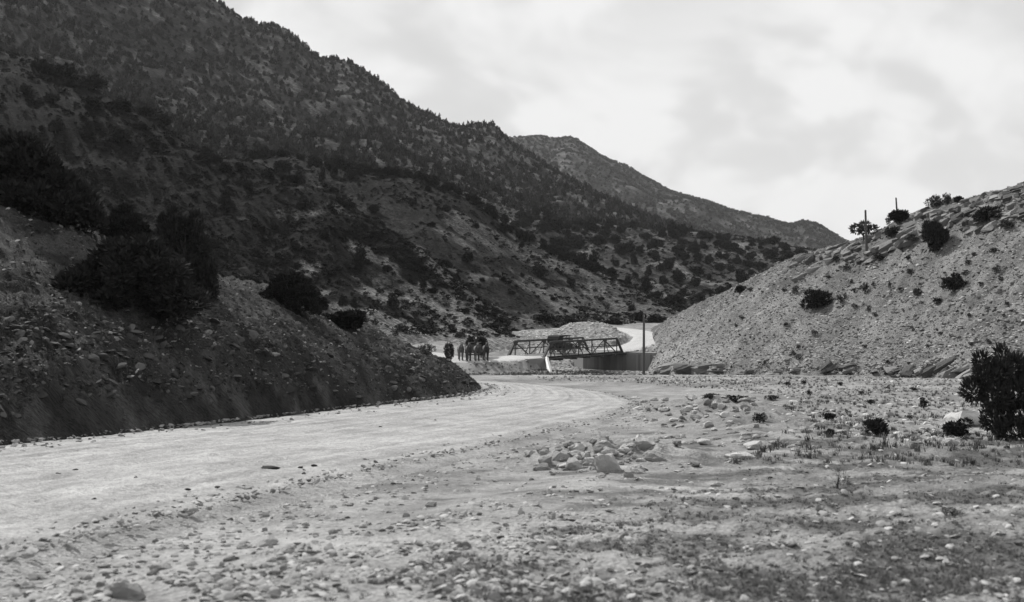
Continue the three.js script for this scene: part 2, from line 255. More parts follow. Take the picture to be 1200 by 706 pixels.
// scree-covered hill on the right
const hillCrest = [[738, 470], [757, 420], [768, 390], [800, 366], [850, 342], [900, 318], [950, 296], [985, 287], [1010, 280], [1030, 271], [1060, 255], [1100, 241], [1150, 229], [1200, 214], [1300, 186], [1500, 130], [2000, 20], [2400, -40]];
const hToeV = [[740, 446], [770, 445], [820, 442], [900, 441], [1000, 441.5], [1080, 444], [1150, 449], [1250, 455], [1500, 474], [2400, 560]];
const hToeD = [[740, 120], [770, 113], [820, 103], [900, 91], [1000, 82], [1080, 75], [1150, 68], [1250, 61], [1500, 46], [2400, 26]]; const hTD = pchip(hToeD);
const RHILL = slope('scree_hill', 738, 2400, 2.8, 140, [
  { y: [[740, -9.5], [900, -8.4], [1150, -6.6], [1500, -5], [2400, -4]], d: off(hTD, [[740, -1], [2400, -1]]), n: 8 },
  { v: [[738, 480], [757, 452], [776, 432], [820, 428], [900, 430], [960, 427], [1000, 431], [1080, 433], [1150, 436], [1250, 440], [1500, 455], [2400, 520]], d: off(hTD, [[740, 1.5], [900, 1.3], [1150, 1.2], [2400, 1]]), n: 24 },
  { v: [[738, 475], [757, 440], [776, 414], [820, 400], [900, 394], [1000, 390], [1100, 384], [1200, 374], [1500, 340], [2400, 280]], d: off(hTD, [[740, 15], [770, 15], [900, 10], [1000, 8.5], [1200, 8], [2400, 10]]), n: 30 },
  { v: [[738, 470], [757, 432], [776, 398], [820, 374], [900, 350], [1000, 330], [1100, 306], [1200, 282], [1500, 220], [2400, 80]], d: off(hTD, [[740, 28], [770, 28], [900, 19], [1000, 18], [1200, 17.5], [2400, 25]]), n: 38 },
  { v: hillCrest, d: off(hTD, [[740, 40], [770, 40], [900, 30], [1000, 29], [1200, 29], [2400, 45]]), n: 40 },
  { y: [[740, -6], [800, -2.5], [1000, 2], [1200, 5], [1500, 12], [2400, 30]], d: off(hTD, [[740, 58], [770, 58], [900, 46], [1000, 48], [1200, 55], [2400, 90]]), n: 10 },
  { y: [[740, -8], [2400, -8]], d: off(hTD, [[740, 80], [1000, 85], [2400, 160]]), n: 6 },
], (x, d, t, u) => {
  let cutting = 0; if (u > 990 && t < 3) for (const o of [1010, 1062]) cutting -= 0.22 * Math.exp(-((((t - 1.05) * 105 - (u - o) * 1.05 - 10 * fbm(u * 0.012, o)) / 7) ** 2));
  const w = sstep(0.1, 0.9, t) , crest = Math.exp(-(((t - 3.75) / 0.4) ** 2));
  return cutting + w * ((0.55 * fbm(x * 0.09, d * 0.09, 4) + 0.35 * fbm(x * 0.3 + 6, d * 0.2, 3)) * (1 - 0.7 * crest) + 0.16 * fbm(x * 0.7, d * 0.7, 4)) + crest * 0.25 * fbm(x * 0.35 + 4, d * 0.35, 4);
}, (x, d, t, u) => {
  let a = 0.17 + 0.09 * fbm(x * 0.12, d * 0.12, 5) + 0.09 * fbm(x * 0.8 + 3, d * 0.8, 4);
  a += 0.12 * Math.exp(-(((u - 800) / 45) ** 2) - (((t - 1.6) / 0.7) ** 2)) * (0.7 + fbm(x * 0.6, d * 0.6, 3));
  a -= 0.05 * sstep(3, 3.8, t + 0.5 * fbm(x * 0.3, d * 0.3)) ;
  for (const [o, w] of [[1010, 6], [1062, 5]]) { const tr = (t - 1.05) * 105 - (u - o) * 1.05 - 10 * fbm(u * 0.012, o); a -= 0.07 * Math.exp(-((tr / w) ** 2)) * (u > 990 && t < 3 ? 1 : 0) * (0.6 + fbm(x, d, 3)); }
  return clamp(a, 0.1, 0.42);
}, mHill, 8.1, 'pale scree covered hillside with layered rock near its crest');

// bare spur and rounded hill at the foot of the mountain
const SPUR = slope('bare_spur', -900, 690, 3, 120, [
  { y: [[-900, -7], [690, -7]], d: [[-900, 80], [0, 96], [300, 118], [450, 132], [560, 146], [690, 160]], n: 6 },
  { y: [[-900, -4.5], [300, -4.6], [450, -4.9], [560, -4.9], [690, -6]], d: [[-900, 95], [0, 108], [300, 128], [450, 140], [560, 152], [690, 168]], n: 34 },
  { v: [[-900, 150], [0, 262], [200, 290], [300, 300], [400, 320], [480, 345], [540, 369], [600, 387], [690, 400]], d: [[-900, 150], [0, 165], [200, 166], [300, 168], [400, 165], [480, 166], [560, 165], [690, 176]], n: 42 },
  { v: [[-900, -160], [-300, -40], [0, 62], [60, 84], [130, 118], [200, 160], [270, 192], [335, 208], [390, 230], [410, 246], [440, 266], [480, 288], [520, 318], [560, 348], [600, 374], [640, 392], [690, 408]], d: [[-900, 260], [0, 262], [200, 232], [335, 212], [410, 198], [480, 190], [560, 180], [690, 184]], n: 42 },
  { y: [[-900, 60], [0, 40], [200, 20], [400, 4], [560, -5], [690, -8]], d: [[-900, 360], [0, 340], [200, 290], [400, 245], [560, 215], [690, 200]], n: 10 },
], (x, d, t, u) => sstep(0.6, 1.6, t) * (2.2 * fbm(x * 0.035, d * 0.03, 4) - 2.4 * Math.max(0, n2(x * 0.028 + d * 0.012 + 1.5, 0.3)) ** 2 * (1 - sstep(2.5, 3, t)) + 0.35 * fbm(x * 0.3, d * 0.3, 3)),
(x, d, t, u, y) => clamp(0.016 + 0.17 * sstep(0.0, 0.25, fbm(x * 0.07, d * 0.07, 6) + (u - 380) / 300 - 0.3 * (t - 1.6)) + 0.14 * sstep(0.0, 0.1, fbm(x * 0.12 + 4, d * 0.12, 6) + 1.4 * (1.22 - t) + (u - 540) / 300) + 0.012 * fbm(x * 0.06, d * 0.06, 4) + 0.016 * fbm(x * 0.4, d * 0.4, 3), 0.009, 0.28), mSlope, 26, 'dark bare spur dotted with shrubs behind the roadside bank');  // fewer pale patches toward upper left: cloud shade put into the colour
const ROUND = slope('rounded_hill', 180, 900, 3, 120, [
  { y: [[180, -8], [900, -7]], d: [[180, 150], [600, 158], [700, 164], [900, 178]], n: 6 },
  { y: [[180, -4.5], [560, -4.7], [700, -4.4], [800, -4.6], [900, -6]], d: [[180, 170], [560, 166], [640, 172], [700, 184], [800, 196], [900, 200]], n: 30 },
  { v: [[180, 310], [300, 290], [400, 275], [480, 285], [560, 318], [640, 348], [700, 360], [760, 370], [900, 386]], d: [[180, 250], [400, 232], [560, 215], [640, 214], [760, 224], [900, 226]], n: 44 },
  { v: [[180, 215], [260, 205], [300, 190], [350, 187], [400, 197], [440, 203], [490, 207], [530, 222], [570, 244], [605, 272], [640, 290], [680, 306], [720, 328], [760, 347], [800, 361], [850, 372], [900, 384]], d: [[180, 345], [400, 312], [500, 300], [605, 285], [700, 270], [800, 252], [900, 240]], n: 46 },
  { y: [[180, 40], [400, 22], [605, 8], [800, -4], [900, -8]], d: [[180, 430], [400, 390], [605, 360], [800, 310], [900, 280]], n: 10 },
], (x, d, t, u) => sstep(0.6, 1.6, t) * (2.6 * fbm(x * 0.025 + 3, d * 0.025, 4) * (1 - 0.7 * sstep(2.3, 2.9, t)) - 2.5 * Math.max(0, n2(x * 0.04 + d * 0.02, 5.3)) ** 2 * (1 - sstep(2.4, 2.9, t)) + 0.4 * fbm(x * 0.25, d * 0.25, 3)),
(x, d, t, u) => clamp(0.026 + 0.09 * sstep(0, 0.25, fbm(x * 0.05 + 2, d * 0.05, 6) + (u - 560) / 260) + 0.07 * sstep(0.25, 0.5, fbm(x * 0.045 + 9, d * 0.045, 4)) * sstep(580, 700, u) + 0.025 * fbm(x * 0.05, d * 0.05, 4) + 0.03 * fbm(x * 0.35, d * 0.35, 3), 0.02, 0.26), mSlope, 30, 'rounded bare hill with trees along its crest behind the bridge');
const BENCH = slope('tree_dotted_ridge', 480, 1150, 3, 110, [
  { y: [[480, -8], [1150, -8]], d: [[480, 250], [1150, 230]], n: 4 },
  { y: [[480, 4], [700, 0], [850, -3], [1150, -4]], d: [[480, 330], [700, 290], [850, 265], [1150, 250]], n: 36 },
  { v: [[480, 240], [560, 262], [640, 290], [720, 306], [800, 318], [860, 326], [920, 322], [1000, 325], [1150, 340]], d: [[480, 400], [700, 370], [850, 350], [1150, 340]], n: 36 },
  { v: [[480, 200], [540, 226], [600, 246], [640, 256], [700, 264], [760, 270], [800, 272], [850, 276], [900, 285], [950, 294], [1000, 303], [1150, 330]], d: [[480, 500], [700, 480], [850, 460], [1150, 430]], n: 34 },
  { y: [[480, 20], [800, 8], [1150, -5]], d: [[480, 620], [800, 580], [1150, 540]], n: 8 },
], (x, d, t) => sstep(0.3, 1.3, t) * (5 * fbm(x * 0.018 + 7, d * 0.014, 4) * (1 - 0.75 * sstep(2.2, 2.9, t)) - 5 * Math.max(0, n2(x * 0.028 - d * 0.016, 8.3)) ** 2 * (1 - sstep(2.5, 3, t)) + 0.6 * fbm(x * 0.16, d * 0.16, 3)),
(x, d, t, u) => clamp(0.06 + 0.1 * sstep(0.1, 0.4, fbm(x * 0.03 + 2, d * 0.03, 4)) + 0.05 * fbm(x * 0.2, d * 0.2, 3), 0.05, 0.32), mSlope, 40, 'low ridge dotted with dark trees across the side valley');
// wooded mountain and the far ridge
const MOUNT = slope('wooded_mountain', -1500, 1000, 4, 150, [
  { y: [[-1500, 20], [0, 10], [600, 0], [1000, -6]], d: [[-1500, 300], [0, 350], [600, 400], [1000, 420]], n: 4 },
  { v: [[-1500, 0], [-500, 60], [0, 120], [180, 165], [300, 200], [420, 226], [520, 240], [600, 268], [700, 285], [800, 295], [1000, 335]], d: [[-1500, 420], [0, 420], [400, 420], [600, 470], [1000, 500]], n: 50 },
  { v: [[-1500, -400], [-500, -180], [0, 0], [180, 75], [300, 118], [400, 150], [480, 182], [545, 200], [600, 218], [700, 252], [800, 280], [1000, 325]], d: [[-1500, 640], [0, 620], [400, 640], [700, 640], [1000, 600]], n: 60 },
  { v: [[-1500, -800], [-500, -400], [0, -130], [150, -42], [225, -4], [250, 10], [278, 28], [300, 38], [320, 39], [340, 47], [358, 63], [375, 75], [398, 78], [415, 84], [435, 96], [450, 107], [470, 123], [490, 136], [507, 141], [522, 150], [545, 156], [558, 152], [578, 152], [586, 160], [596, 171], [615, 184], [650, 205], [700, 232], [750, 254], [800, 272], [900, 302], [1000, 325]], d: [[-1500, 900], [0, 900], [400, 890], [600, 860], [800, 780], [1000, 700]], n: 56 },
  { y: [[-1500, 300], [0, 200], [400, 120], [700, 30], [1000, 0]], d: [[-1500, 1300], [0, 1250], [600, 1150], [1000, 950]], n: 10 },
], (x, d, t) => sstep(0.3, 1.2, t) * ((14 * fbm(x * 0.008, d * 0.006, 4) - 12 * Math.max(0, n2(x * 0.01 + d * 0.005, 2.1)) ** 2) * (1 - 0.9 * sstep(2.2, 2.92, t)) + 1.6 * fbm(x * 0.06, d * 0.06, 3)),
(x, d, t, u) => clamp(0.03 + 0.1 * sstep(0.0, 0.3, fbm(x * 0.05 + 1, d * 0.05, 6) - 0.05 + clamp((u - 330) / 900, -0.3, 0.2)) + 0.04 * fbm(x * 0.1, d * 0.1, 3), 0.04, 0.26), mSlope, 70, 'steep dark mountainside thick with small evergreen trees');
const FAR = slope('far_ridge', 380, 2300, 4, 120, [
  { y: [[380, -5], [2300, -5]], d: [[380, 700], [2300, 700]], n: 4 },
  { v: [[380, 300], [600, 285], [700, 290], [800, 300], [1000, 320], [2300, 345]], d: [[380, 950], [800, 850], [2300, 850]], n: 44 },
  { v: [[380, 240], [600, 222], [700, 240], [800, 262], [900, 286], [1000, 306], [2300, 338]], d: [[380, 1400], [800, 1300], [2300, 1250]], n: 50 },
  { v: [[380, 215], [520, 188], [580, 172], [605, 169], [632, 167], [652, 171], [668, 169], [684, 176], [700, 186], [720, 196], [733, 200], [746, 207], [762, 216], [780, 226], [800, 235], [830, 243], [870, 255], [900, 262], [925, 267], [942, 262], [955, 264], [970, 272], [990, 284], [1010, 293], [1060, 312], [1200, 332], [2300, 340]], d: [[380, 2000], [800, 1900], [1000, 1700], [2300, 1700]], n: 50 },
  { y: [[380, 120], [1000, 60], [2300, 0]], d: [[380, 3000], [2300, 2600]], n: 8 },
], (x, d, t) => sstep(0.3, 1.2, t) * ((30 * fbm(x * 0.004 + 5, d * 0.003, 4) - 26 * Math.max(0, n2(x * 0.006 + d * 0.002, 4.4)) ** 2) * (1 - 0.93 * sstep(2.1, 2.9, t)) + 2.5 * fbm(x * 0.03, d * 0.03, 3)),
(x, d, t) => clamp(0.06 + 0.08 * sstep(0.0, 0.3, fbm(x * 0.02 + 1, d * 0.02, 5)) + 0.03 * fbm(x * 0.06, d * 0.06, 3), 0.03, 0.2), mSlope, 140, 'distant hazy ridge descending toward the valley mouth');
FAR.mesh.updateMatrixWorld();

// ---------------------------------------------------------------- plants
function sprigs(seed, lobes, n, len, wid, upBias = 0.35, tone = [0.75, 1.25]) { // many small leaf sprays through the crown's volume
  const R = rng(seed), pos = new Float32Array(n * 18), col = new Float32Array(n * 18);
  const vol = lobes.map(l => l.r[0] * l.r[1] * l.r[2]), sum = vol.reduce((a, b) => a + Math.cbrt(b) ** 2, 0);
  const dir = new THREE.Vector3(), ax = new THREE.Vector3(), sd = new THREE.Vector3(), p = new THREE.Vector3();
  for (let i = 0; i < n; i++) {
    let q = R() * sum, k = 0; while (k < lobes.length - 1 && (q -= Math.cbrt(vol[k]) ** 2) > 0) k++;
    const l = lobes[k]; dir.set(R() * 2 - 1, R() * 2 - 1, R() * 2 - 1); if (dir.lengthSq() < 1e-3) dir.set(0, 1, 0); dir.normalize();
    const rr = 0.35 + 0.65 * Math.sqrt(R()); p.set(l.c[0] + dir.x * l.r[0] * rr, l.c[1] + dir.y * l.r[1] * rr, l.c[2] + dir.z * l.r[2] * rr);
    ax.copy(dir).add(new THREE.Vector3((R() - 0.5) * 1.4, upBias * 2 * R() + (R() - 0.5) * 0.8, (R() - 0.5) * 1.4)).normalize();
    sd.set(R() - 0.5, R() - 0.5, R() - 0.5).cross(ax).normalize();
    const L = len * (0.55 + 0.9 * R()), W = wid * (0.6 + 0.8 * R()) * 0.5, m = 0.4;
    const b = p, tp = [p.x + ax.x * L, p.y + ax.y * L, p.z + ax.z * L], lf = [p.x + ax.x * L * m + sd.x * W, p.y + ax.y * L * m + sd.y * W, p.z + ax.z * L * m + sd.z * W], rt = [p.x + ax.x * L * m - sd.x * W, p.y + ax.y * L * m - sd.y * W, p.z + ax.z * L * m - sd.z * W];
    pos.set([b.x, b.y, b.z, ...lf, ...tp, b.x, b.y, b.z, ...tp, ...rt], i * 18);
    const c = lerp(tone[0], tone[1], R()); for (let v = 0; v < 18; v++) col[i * 18 + v] = c;
  }
  const g = new THREE.BufferGeometry(); g.setAttribute('position', new THREE.BufferAttribute(pos, 3)); g.setAttribute('color', new THREE.BufferAttribute(col, 3)); g.computeVertexNormals(); return g;
}
function limb(a, b, r0, r1, seg = 5) { const va = new THREE.Vector3(...a), vb = new THREE.Vector3(...b), g = new THREE.CylinderGeometry(r1, r0, va.distanceTo(vb), seg, 1, false), q = new THREE.Quaternion().setFromUnitVectors(new THREE.Vector3(0, 1, 0), vb.clone().sub(va).normalize()); g.applyQuaternion(q); g.translate((a[0] + b[0]) / 2, (a[1] + b[1]) / 2, (a[2] + b[2]) / 2); return g; }
function merge(list) { return mergeGeometries(list.map(g => { const h = g.index ? g.toNonIndexed() : g; for (const k of Object.keys(h.attributes)) if (!['position', 'normal', 'uv'].includes(k)) h.deleteAttribute(k); if (!h.attributes.uv) h.setAttribute('uv', new THREE.BufferAttribute(new Float32Array(h.attributes.position.count * 2), 2)); return h; })); }
function trunkGeo(seed, lobes, r, lean = 0.1) { const R = rng(seed), L = [], fork = [(R() - 0.5) * lean, 0.22 + 0.1 * R(), (R() - 0.5) * lean]; L.push(limb([0, -0.08, 0], fork, r, r * 0.75, 6)); for (const l of lobes) L.push(limb(fork, [l.c[0], l.c[1] + l.r[1] * 0.3, l.c[2]], r * 0.5, r * 0.12, 5)); return merge(L); }
// crown plans on a unit plant: about 1 wide and 1 tall
function bushLobes(seed, k = 7, tall = 1) { const R = rng(seed), L = [{ c: [(R() - 0.5) * 0.2, 0.42 * tall, (R() - 0.5) * 0.2], r: [0.27, 0.36 * tall, 0.27] }]; for (let i = 0; i < k; i++) { const a = i / k * 6.283 + R() * 1.4, q = 0.16 + 0.24 * R(), s = 0.11 + 0.13 * R(); L.push({ c: [Math.cos(a) * q, (0.16 + 0.68 * R() * (1.25 - q * 1.6)) * tall, Math.sin(a) * q], r: [s, s * (0.9 + 0.5 * R()) * tall, s] }); } return L; }
function coneLobes(seed, k = 8) { const R = rng(seed), L = []; for (let i = 0; i < k; i++) { const h = 0.12 + 0.75 * i / k, a = R() * 6.283, w = (1 - h) * 0.42 + 0.08; L.push({ c: [Math.cos(a) * w * 0.45, h, Math.sin(a) * w * 0.45], r: [w * 0.75, 0.15, w * 0.75] }); } return L; }
const leafMat = v => { const m = new THREE.MeshPhysicalMaterial({ vertexColors: true, roughness: 1, specularIntensity: 0.2, side: THREE.DoubleSide }); m.color.setRGB(v, v * 0.995, v * 0.985); return m; };
const mJuniper = leafMat(0.03), mShrub = leafMat(0.055), mWeed = leafMat(0.11), mDry = leafMat(0.2), mWood = mat(0.06), mFarTree = leafMat(0.04), mBrush = leafMat(0.022);

function plant(name, label, category, group, p, w, h, lobes, n, len, wid, m, seed, turn = 0, up) {
  const t = thing(name, label, category, [p.x, p.y, p.z], turn, group);
  part('trunk', trunkGeo(seed + 1, lobes, 0.045), mWood, t); part('crown', sprigs(seed, lobes, n, len, wid, up), m, t);
  t.scale.set(w, h, w); return t;
}
// the big junipers of the bank: (u, v of the base, width and height in pixels), outline as [x, top, bottom] across the plant
function profileLobes(seed, prof) { const R = rng(seed), L = []; for (let i = 0; i < prof.length; i++) { const [x, tp, bt] = prof[i], n = Math.max(2, Math.round((tp - bt) / 0.16)); for (let k = 0; k < n; k++) { const f = (k + 0.5) / n, r = 0.09 + 0.05 * R(); L.push({ c: [x + (R() - 0.5) * 0.08, lerp(bt, tp - r * 0.7, f), (R() - 0.5) * 0.55 * Math.sqrt(Math.max(0.1, 1 - f))], r: [r, r * 1.15, r * 1.3] }); } } return L; }
for (const [u, v, wp, hp, lab, s, prof] of [
  [50, 256, 128, 106, 'large dense black juniper on the crest of the roadside bank', 101, [[-0.5, 0.88, 0.2], [-0.4, 0.98, 0.16], [-0.28, 1.0, 0.12], [-0.15, 0.96, 0.08], [-0.04, 0.86, 0.05], [0.08, 0.72, 0.03], [0.2, 0.58, 0], [0.32, 0.42, -0.03], [0.43, 0.3, -0.06]]],
  [156, 362, 142, 94, 'broad black juniper, the largest and lowest on the bank', 102, [[-0.47, 0.5, 0.3], [-0.38, 0.62, 0.2], [-0.27, 0.82, 0.14], [-0.15, 0.94, 0.08], [-0.03, 0.9, 0.05], [0.08, 0.98, 0.02], [0.2, 0.84, -0.02], [0.32, 0.66, -0.06], [0.43, 0.4, -0.06]]],
  [214, 332, 70, 98, 'tall upright black juniper just behind the broadest one', 103, [[-0.45, 0.66, 0.1], [-0.3, 0.9, 0.06], [-0.12, 0.98, 0.03], [0.06, 0.86, 0], [0.2, 0.92, -0.03], [0.34, 0.62, -0.06], [0.46, 0.3, -0.1]]],
  [150, 292, 60, 58, 'smaller black juniper on the crest behind the broadest one', 104, [[-0.44, 0.6, 0.15], [-0.26, 0.9, 0.1], [-0.05, 1.0, 0.05], [0.14, 0.78, 0], [0.3, 0.62, -0.05], [0.46, 0.36, -0.1]]],
  [343, 361, 68, 46, 'low rounded black juniper standing alone down the bank crest', 105, [[-0.46, 0.5, 0.12], [-0.3, 0.82, 0.08], [-0.12, 0.96, 0.05], [0.05, 1.0, 0.02], [0.2, 0.84, 0], [0.34, 0.62, -0.04], [0.46, 0.34, -0.06]]],
]) {
  const p = BANK.place(u, v), sc = -p.z / F; p.y -= 0.1;
  plant('juniper', lab, 'juniper', null, p, wp * sc, hp * sc, profileLobes(s, prof), 15000, 0.06, 0.024, mJuniper, s, 0, 1.0);
}
{ const p = BANK.place(402, 385), sc = -p.z / F; plant('juniper', 'low spreading dark juniper hugging the bank below the rounded one', 'juniper', null, p, 52 * sc, 30 * sc, bushLobes(111, 8, 0.8), 4000, 0.11, 0.05, mJuniper, 111, 0, 0.8); }
{ const p = BANK.place(100, 374), sc = -p.z / F; plant('dead_weed', 'thin upright dry weed on the bank below the broad juniper', 'weed', null, p, 18 * sc, 34 * sc, coneLobes(112, 6), 700, 0.1, 0.02, mShrub, 112); }
{ const p = BANK.place(499, 416), sc = -p.z / F; plant('shrub', 'spiky low shrub on the tip of the bank crest', 'shrub', null, p, 20 * sc, 14 * sc, bushLobes(113, 5), 700, 0.2, 0.03, mShrub, 113, 0, 1.2); }
{ const p = BANK.place(526, 424), sc = -p.z / F; plant('shrub', 'egg shaped upright bush on the bank tip beside the horse team', 'shrub', null, p, 14 * sc, 22 * sc, [{ c: [0, 0.62, 0], r: [0.42, 0.36, 0.42] }, { c: [0.05, 0.45, 0], r: [0.4, 0.3, 0.4] }, { c: [0, 0.12, 0], r: [0.2, 0.14, 0.2] }], 2200, 0.1, 0.045, mShrub, 114); }
// juniper at the right edge, with gaps through its crown
{
  const p = ground(1170, 516), sc = -p.z / F;
  const L = [{ c: [0.05, 0.86, 0], r: [0.08, 0.13, 0.08] }, { c: [0.02, 0.7, 0.05], r: [0.16, 0.14, 0.16] }, { c: [-0.24, 0.82, 0.03], r: [0.1, 0.08, 0.1] }, { c: [-0.22, 0.66, 0.1], r: [0.16, 0.11, 0.16] }, { c: [0.24, 0.76, -0.05], r: [0.15, 0.12, 0.15] }, { c: [-0.34, 0.5, 0], r: [0.15, 0.12, 0.15] }, { c: [-0.1, 0.46, 0.16], r: [0.2, 0.13, 0.18] }, { c: [0.22, 0.5, 0.1], r: [0.2, 0.14, 0.2] }, { c: [0.32, 0.28, 0.05], r: [0.2, 0.16, 0.2] }, { c: [0.02, 0.2, -0.1], r: [0.2, 0.14, 0.2] }, { c: [0.16, 0.1, 0.14], r: [0.26, 0.12, 0.2] }, { c: [0.4, 0.62, 0], r: [0.14, 0.14, 0.14] }];
  plant('juniper', 'loose dark juniper tree standing beside the pale boulder', 'juniper', null, p, 84 * sc, 112 * sc, L, 6000, 0.075, 0.026, mJuniper, 120, 0, 0.7);
  const q = ground(1122, 513), s2 = -q.z / F; plant('shrub', 'low dark shrub in front of the pale boulder', 'shrub', null, q, 44 * s2, 24 * s2, bushLobes(121, 6), 1800, 0.12, 0.05, mJuniper, 121, 0, 0.8);
}
// shrubs of the flat
const FLATG = 'small shrubs scattered over the flat';
[[972, 493, 15, 10], [1028, 512, 30, 22], [1018, 500, 13, 9], [973, 514, 10, 12], [924, 453, 9, 6], [943, 451, 8, 5], [949, 465, 7, 7], [1010, 463, 8, 5], [1020, 474, 11, 6], [1083, 479, 13, 13], [1071, 459, 9, 5], [1066, 492, 10, 5], [890, 496, 13, 13], [905, 470, 18, 7], [862, 471, 30, 8], [833, 470, 26, 9], [1040, 458, 7, 5], [985, 452, 8, 5]].forEach(([u, v, wp, hp], i) => {
  const p = ground(u, v), sc = -p.z / F, lab = i === 1 ? 'dark leafy shrub with upright sprigs on the flat, the largest there' : i === 0 ? 'round black shrub alone on the flat left of the leafy one' : (wp > 15 ? 'wide low shrub' : hp > 10 ? 'upright little dark shrub' : 'tiny dark shrub') + ' on the open stony flat' + (v < 466 ? ' near the foot of the scree hill' : '');
  plant('shrub', lab, 'shrub', FLATG, p, wp * sc, hp * sc, bushLobes(130 + i, 5), i < 4 ? 900 : 450, 0.18, 0.07, i === 14 || i === 15 || i === 13 ? mShrub : mJuniper, 130 + i, i, 0.9);
});
{ const p = ground(982, 574), sc = -p.z / F; plant('weed', 'spindly bare weed with thin branches on the short grass', 'weed', null, p, 34 * sc, 26 * sc, coneLobes(160, 5), 150, 0.22, 0.015, mShrub, 160, 0, 1); }
{ const p = ground(1116, 606), sc = -p.z / F; plant('weed', 'flat dark weed tuft on the short grass', 'weed', null, p, 34 * sc, 14 * sc, bushLobes(161, 5, 0.7), 350, 0.2, 0.03, mShrub, 161, 0, 1); }
// shrubs of the scree hill
[[956, 362, 31, 29, 'round dark bush on the middle of the scree slope', mJuniper], [1120, 340, 27, 23, 'rounded dark bush high on the open scree', mJuniper], [1096, 296, 28, 46, 'tall dark bush against the rock ledges below the crest', mJuniper], [1013, 284, 30, 26, 'wide open crowned little tree beside the hill post', mShrub], [1055, 261, 27, 17, 'dark dome bush at the foot of the leaning crest post', mJuniper], [1098, 243, 22, 20, 'thin feathery bush on the crest skyline', mShrub], [1110, 240, 12, 18, 'feathery upright sprout on the crest skyline', mShrub], [1123, 237, 12, 10, 'small round bush on the crest skyline', mJuniper], [1160, 258, 30, 22, 'dark bush in the hollow under the crest rock', mJuniper], [868, 343, 13, 12, 'small dark bush on the skyline low on the scree hill', mJuniper]].forEach(([u, v, wp, hp, lab, m], i) => {
  const p = RHILL.place(u, v), sc = -p.z / F; p.y -= 0.1;
  const open = i === 3 ? [{ c: [-0.3, 0.6, 0], r: [0.2, 0.2, 0.2] }, { c: [0.25, 0.65, 0.1], r: [0.24, 0.2, 0.2] }, { c: [0, 0.8, -0.1], r: [0.2, 0.16, 0.2] }, { c: [0.05, 0.5, 0.1], r: [0.15, 0.12, 0.15] }] : bushLobes(170 + i, 7);
  plant('bush', lab, 'bush', null, p, wp * sc, hp * sc, open, i === 3 || i === 5 || i === 6 ? 900 : 2600, 0.12, 0.05, m, 170 + i, i, 0.6);
});
{
  const R = rng(31), spots = [[985, 355, 10, 8], [932, 346, 10, 11], [1075, 348, 12, 12], [1098, 357, 15, 7], [1066, 322, 8, 8], [992, 318, 9, 8], [1031, 306, 16, 9], [1064, 305, 8, 6], [1165, 297, 12, 6], [1135, 310, 8, 6], [1168, 320, 9, 8], [1002, 362, 8, 6], [1045, 278, 18, 14], [1042, 265, 8, 10], [1070, 285, 20, 12], [980, 308, 10, 8], [1180, 268, 22, 10], [1142, 300, 7, 5], [1015, 345, 9, 12], [1150, 335, 8, 5]];
  for (let i = 0; i < 34; i++) { const u = 860 + 340 * R(), c = pchip(hillCrest)(u), v = c + 12 + (425 - c) * R(); spots.push([u, v, 4 + 5 * R(), 3 + 4 * R()]); }
  spots.forEach(([u, v, wp, hp], i) => { const p = RHILL.place(u, v), sc = -p.z / F; plant('scree_shrub', (wp > 11 ? 'wide ' : wp < 6 ? 'tiny ' : 'small ') + (i % 3 ? 'grey ' : 'black ') + 'tuft of scrub on the scree slope' + (v < pchip(hillCrest)(u) + 45 ? ' near the crest rocks' : ''), 'shrub', 'tufts of scrub on the scree hill', p, wp * sc, hp * sc, bushLobes(200 + i % 5, 4), 260, 0.22, 0.09, i % 3 ? mShrub : mJuniper, 200 + i, i, 0.8); });
}
// trees one can tell apart on the slopes: a few kinds, each cloned
const treeKinds = [0, 1, 2, 3, 4, 5].map(k => {
  const g = new THREE.Group(), lobes = k < 4 ? bushLobes(300 + k, 7, 0.95) : coneLobes(300 + k, 8);
  part('trunk', trunkGeo(310 + k, lobes, 0.04), mWood, g); part('crown', sprigs(320 + k, lobes, 1500, 0.12, 0.06, 0.5), mJuniper, g); return g;
});
let treeN = 0;
function tree(surface, u, v, wp, hp, label, group) {
  const p = surface.place(u, v), sc = -p.z / F, R = rng(400 + treeN++), k = hp > wp * 1.25 ? 4 + Math.floor(R() * 2) : Math.floor(R() * 4);
  const t = treeKinds[k].clone(); top(t, 'evergreen_tree'); t.position.set(p.x, p.y - 0.1, p.z); t.rotation.y = R() * 6.28; t.scale.set(wp * sc * 1.08, hp * sc, wp * sc * 1.08); t.scale.z *= 0.85 + 0.3 * R(); tag(t, (wp > 17 ? 'large ' : wp < 9.5 ? 'small ' : '') + (k > 3 ? 'pointed ' : 'rounded ') + label, 'tree', group);
}
const G1 = 'evergreens on the dark spur', L1 = 'dark evergreen shrub on the dark bare spur above the bank', G2 = 'evergreens on the rounded hill', L2 = 'dark evergreen on the rounded hill above the bridge', G3 = 'evergreens on the tree dotted ridge', L3 = 'dark evergreen on the tree dotted ridge across the side valley', G4 = 'evergreens along the hill crests', L4 = 'dark evergreen in the belt of trees between bare hill and mountain';
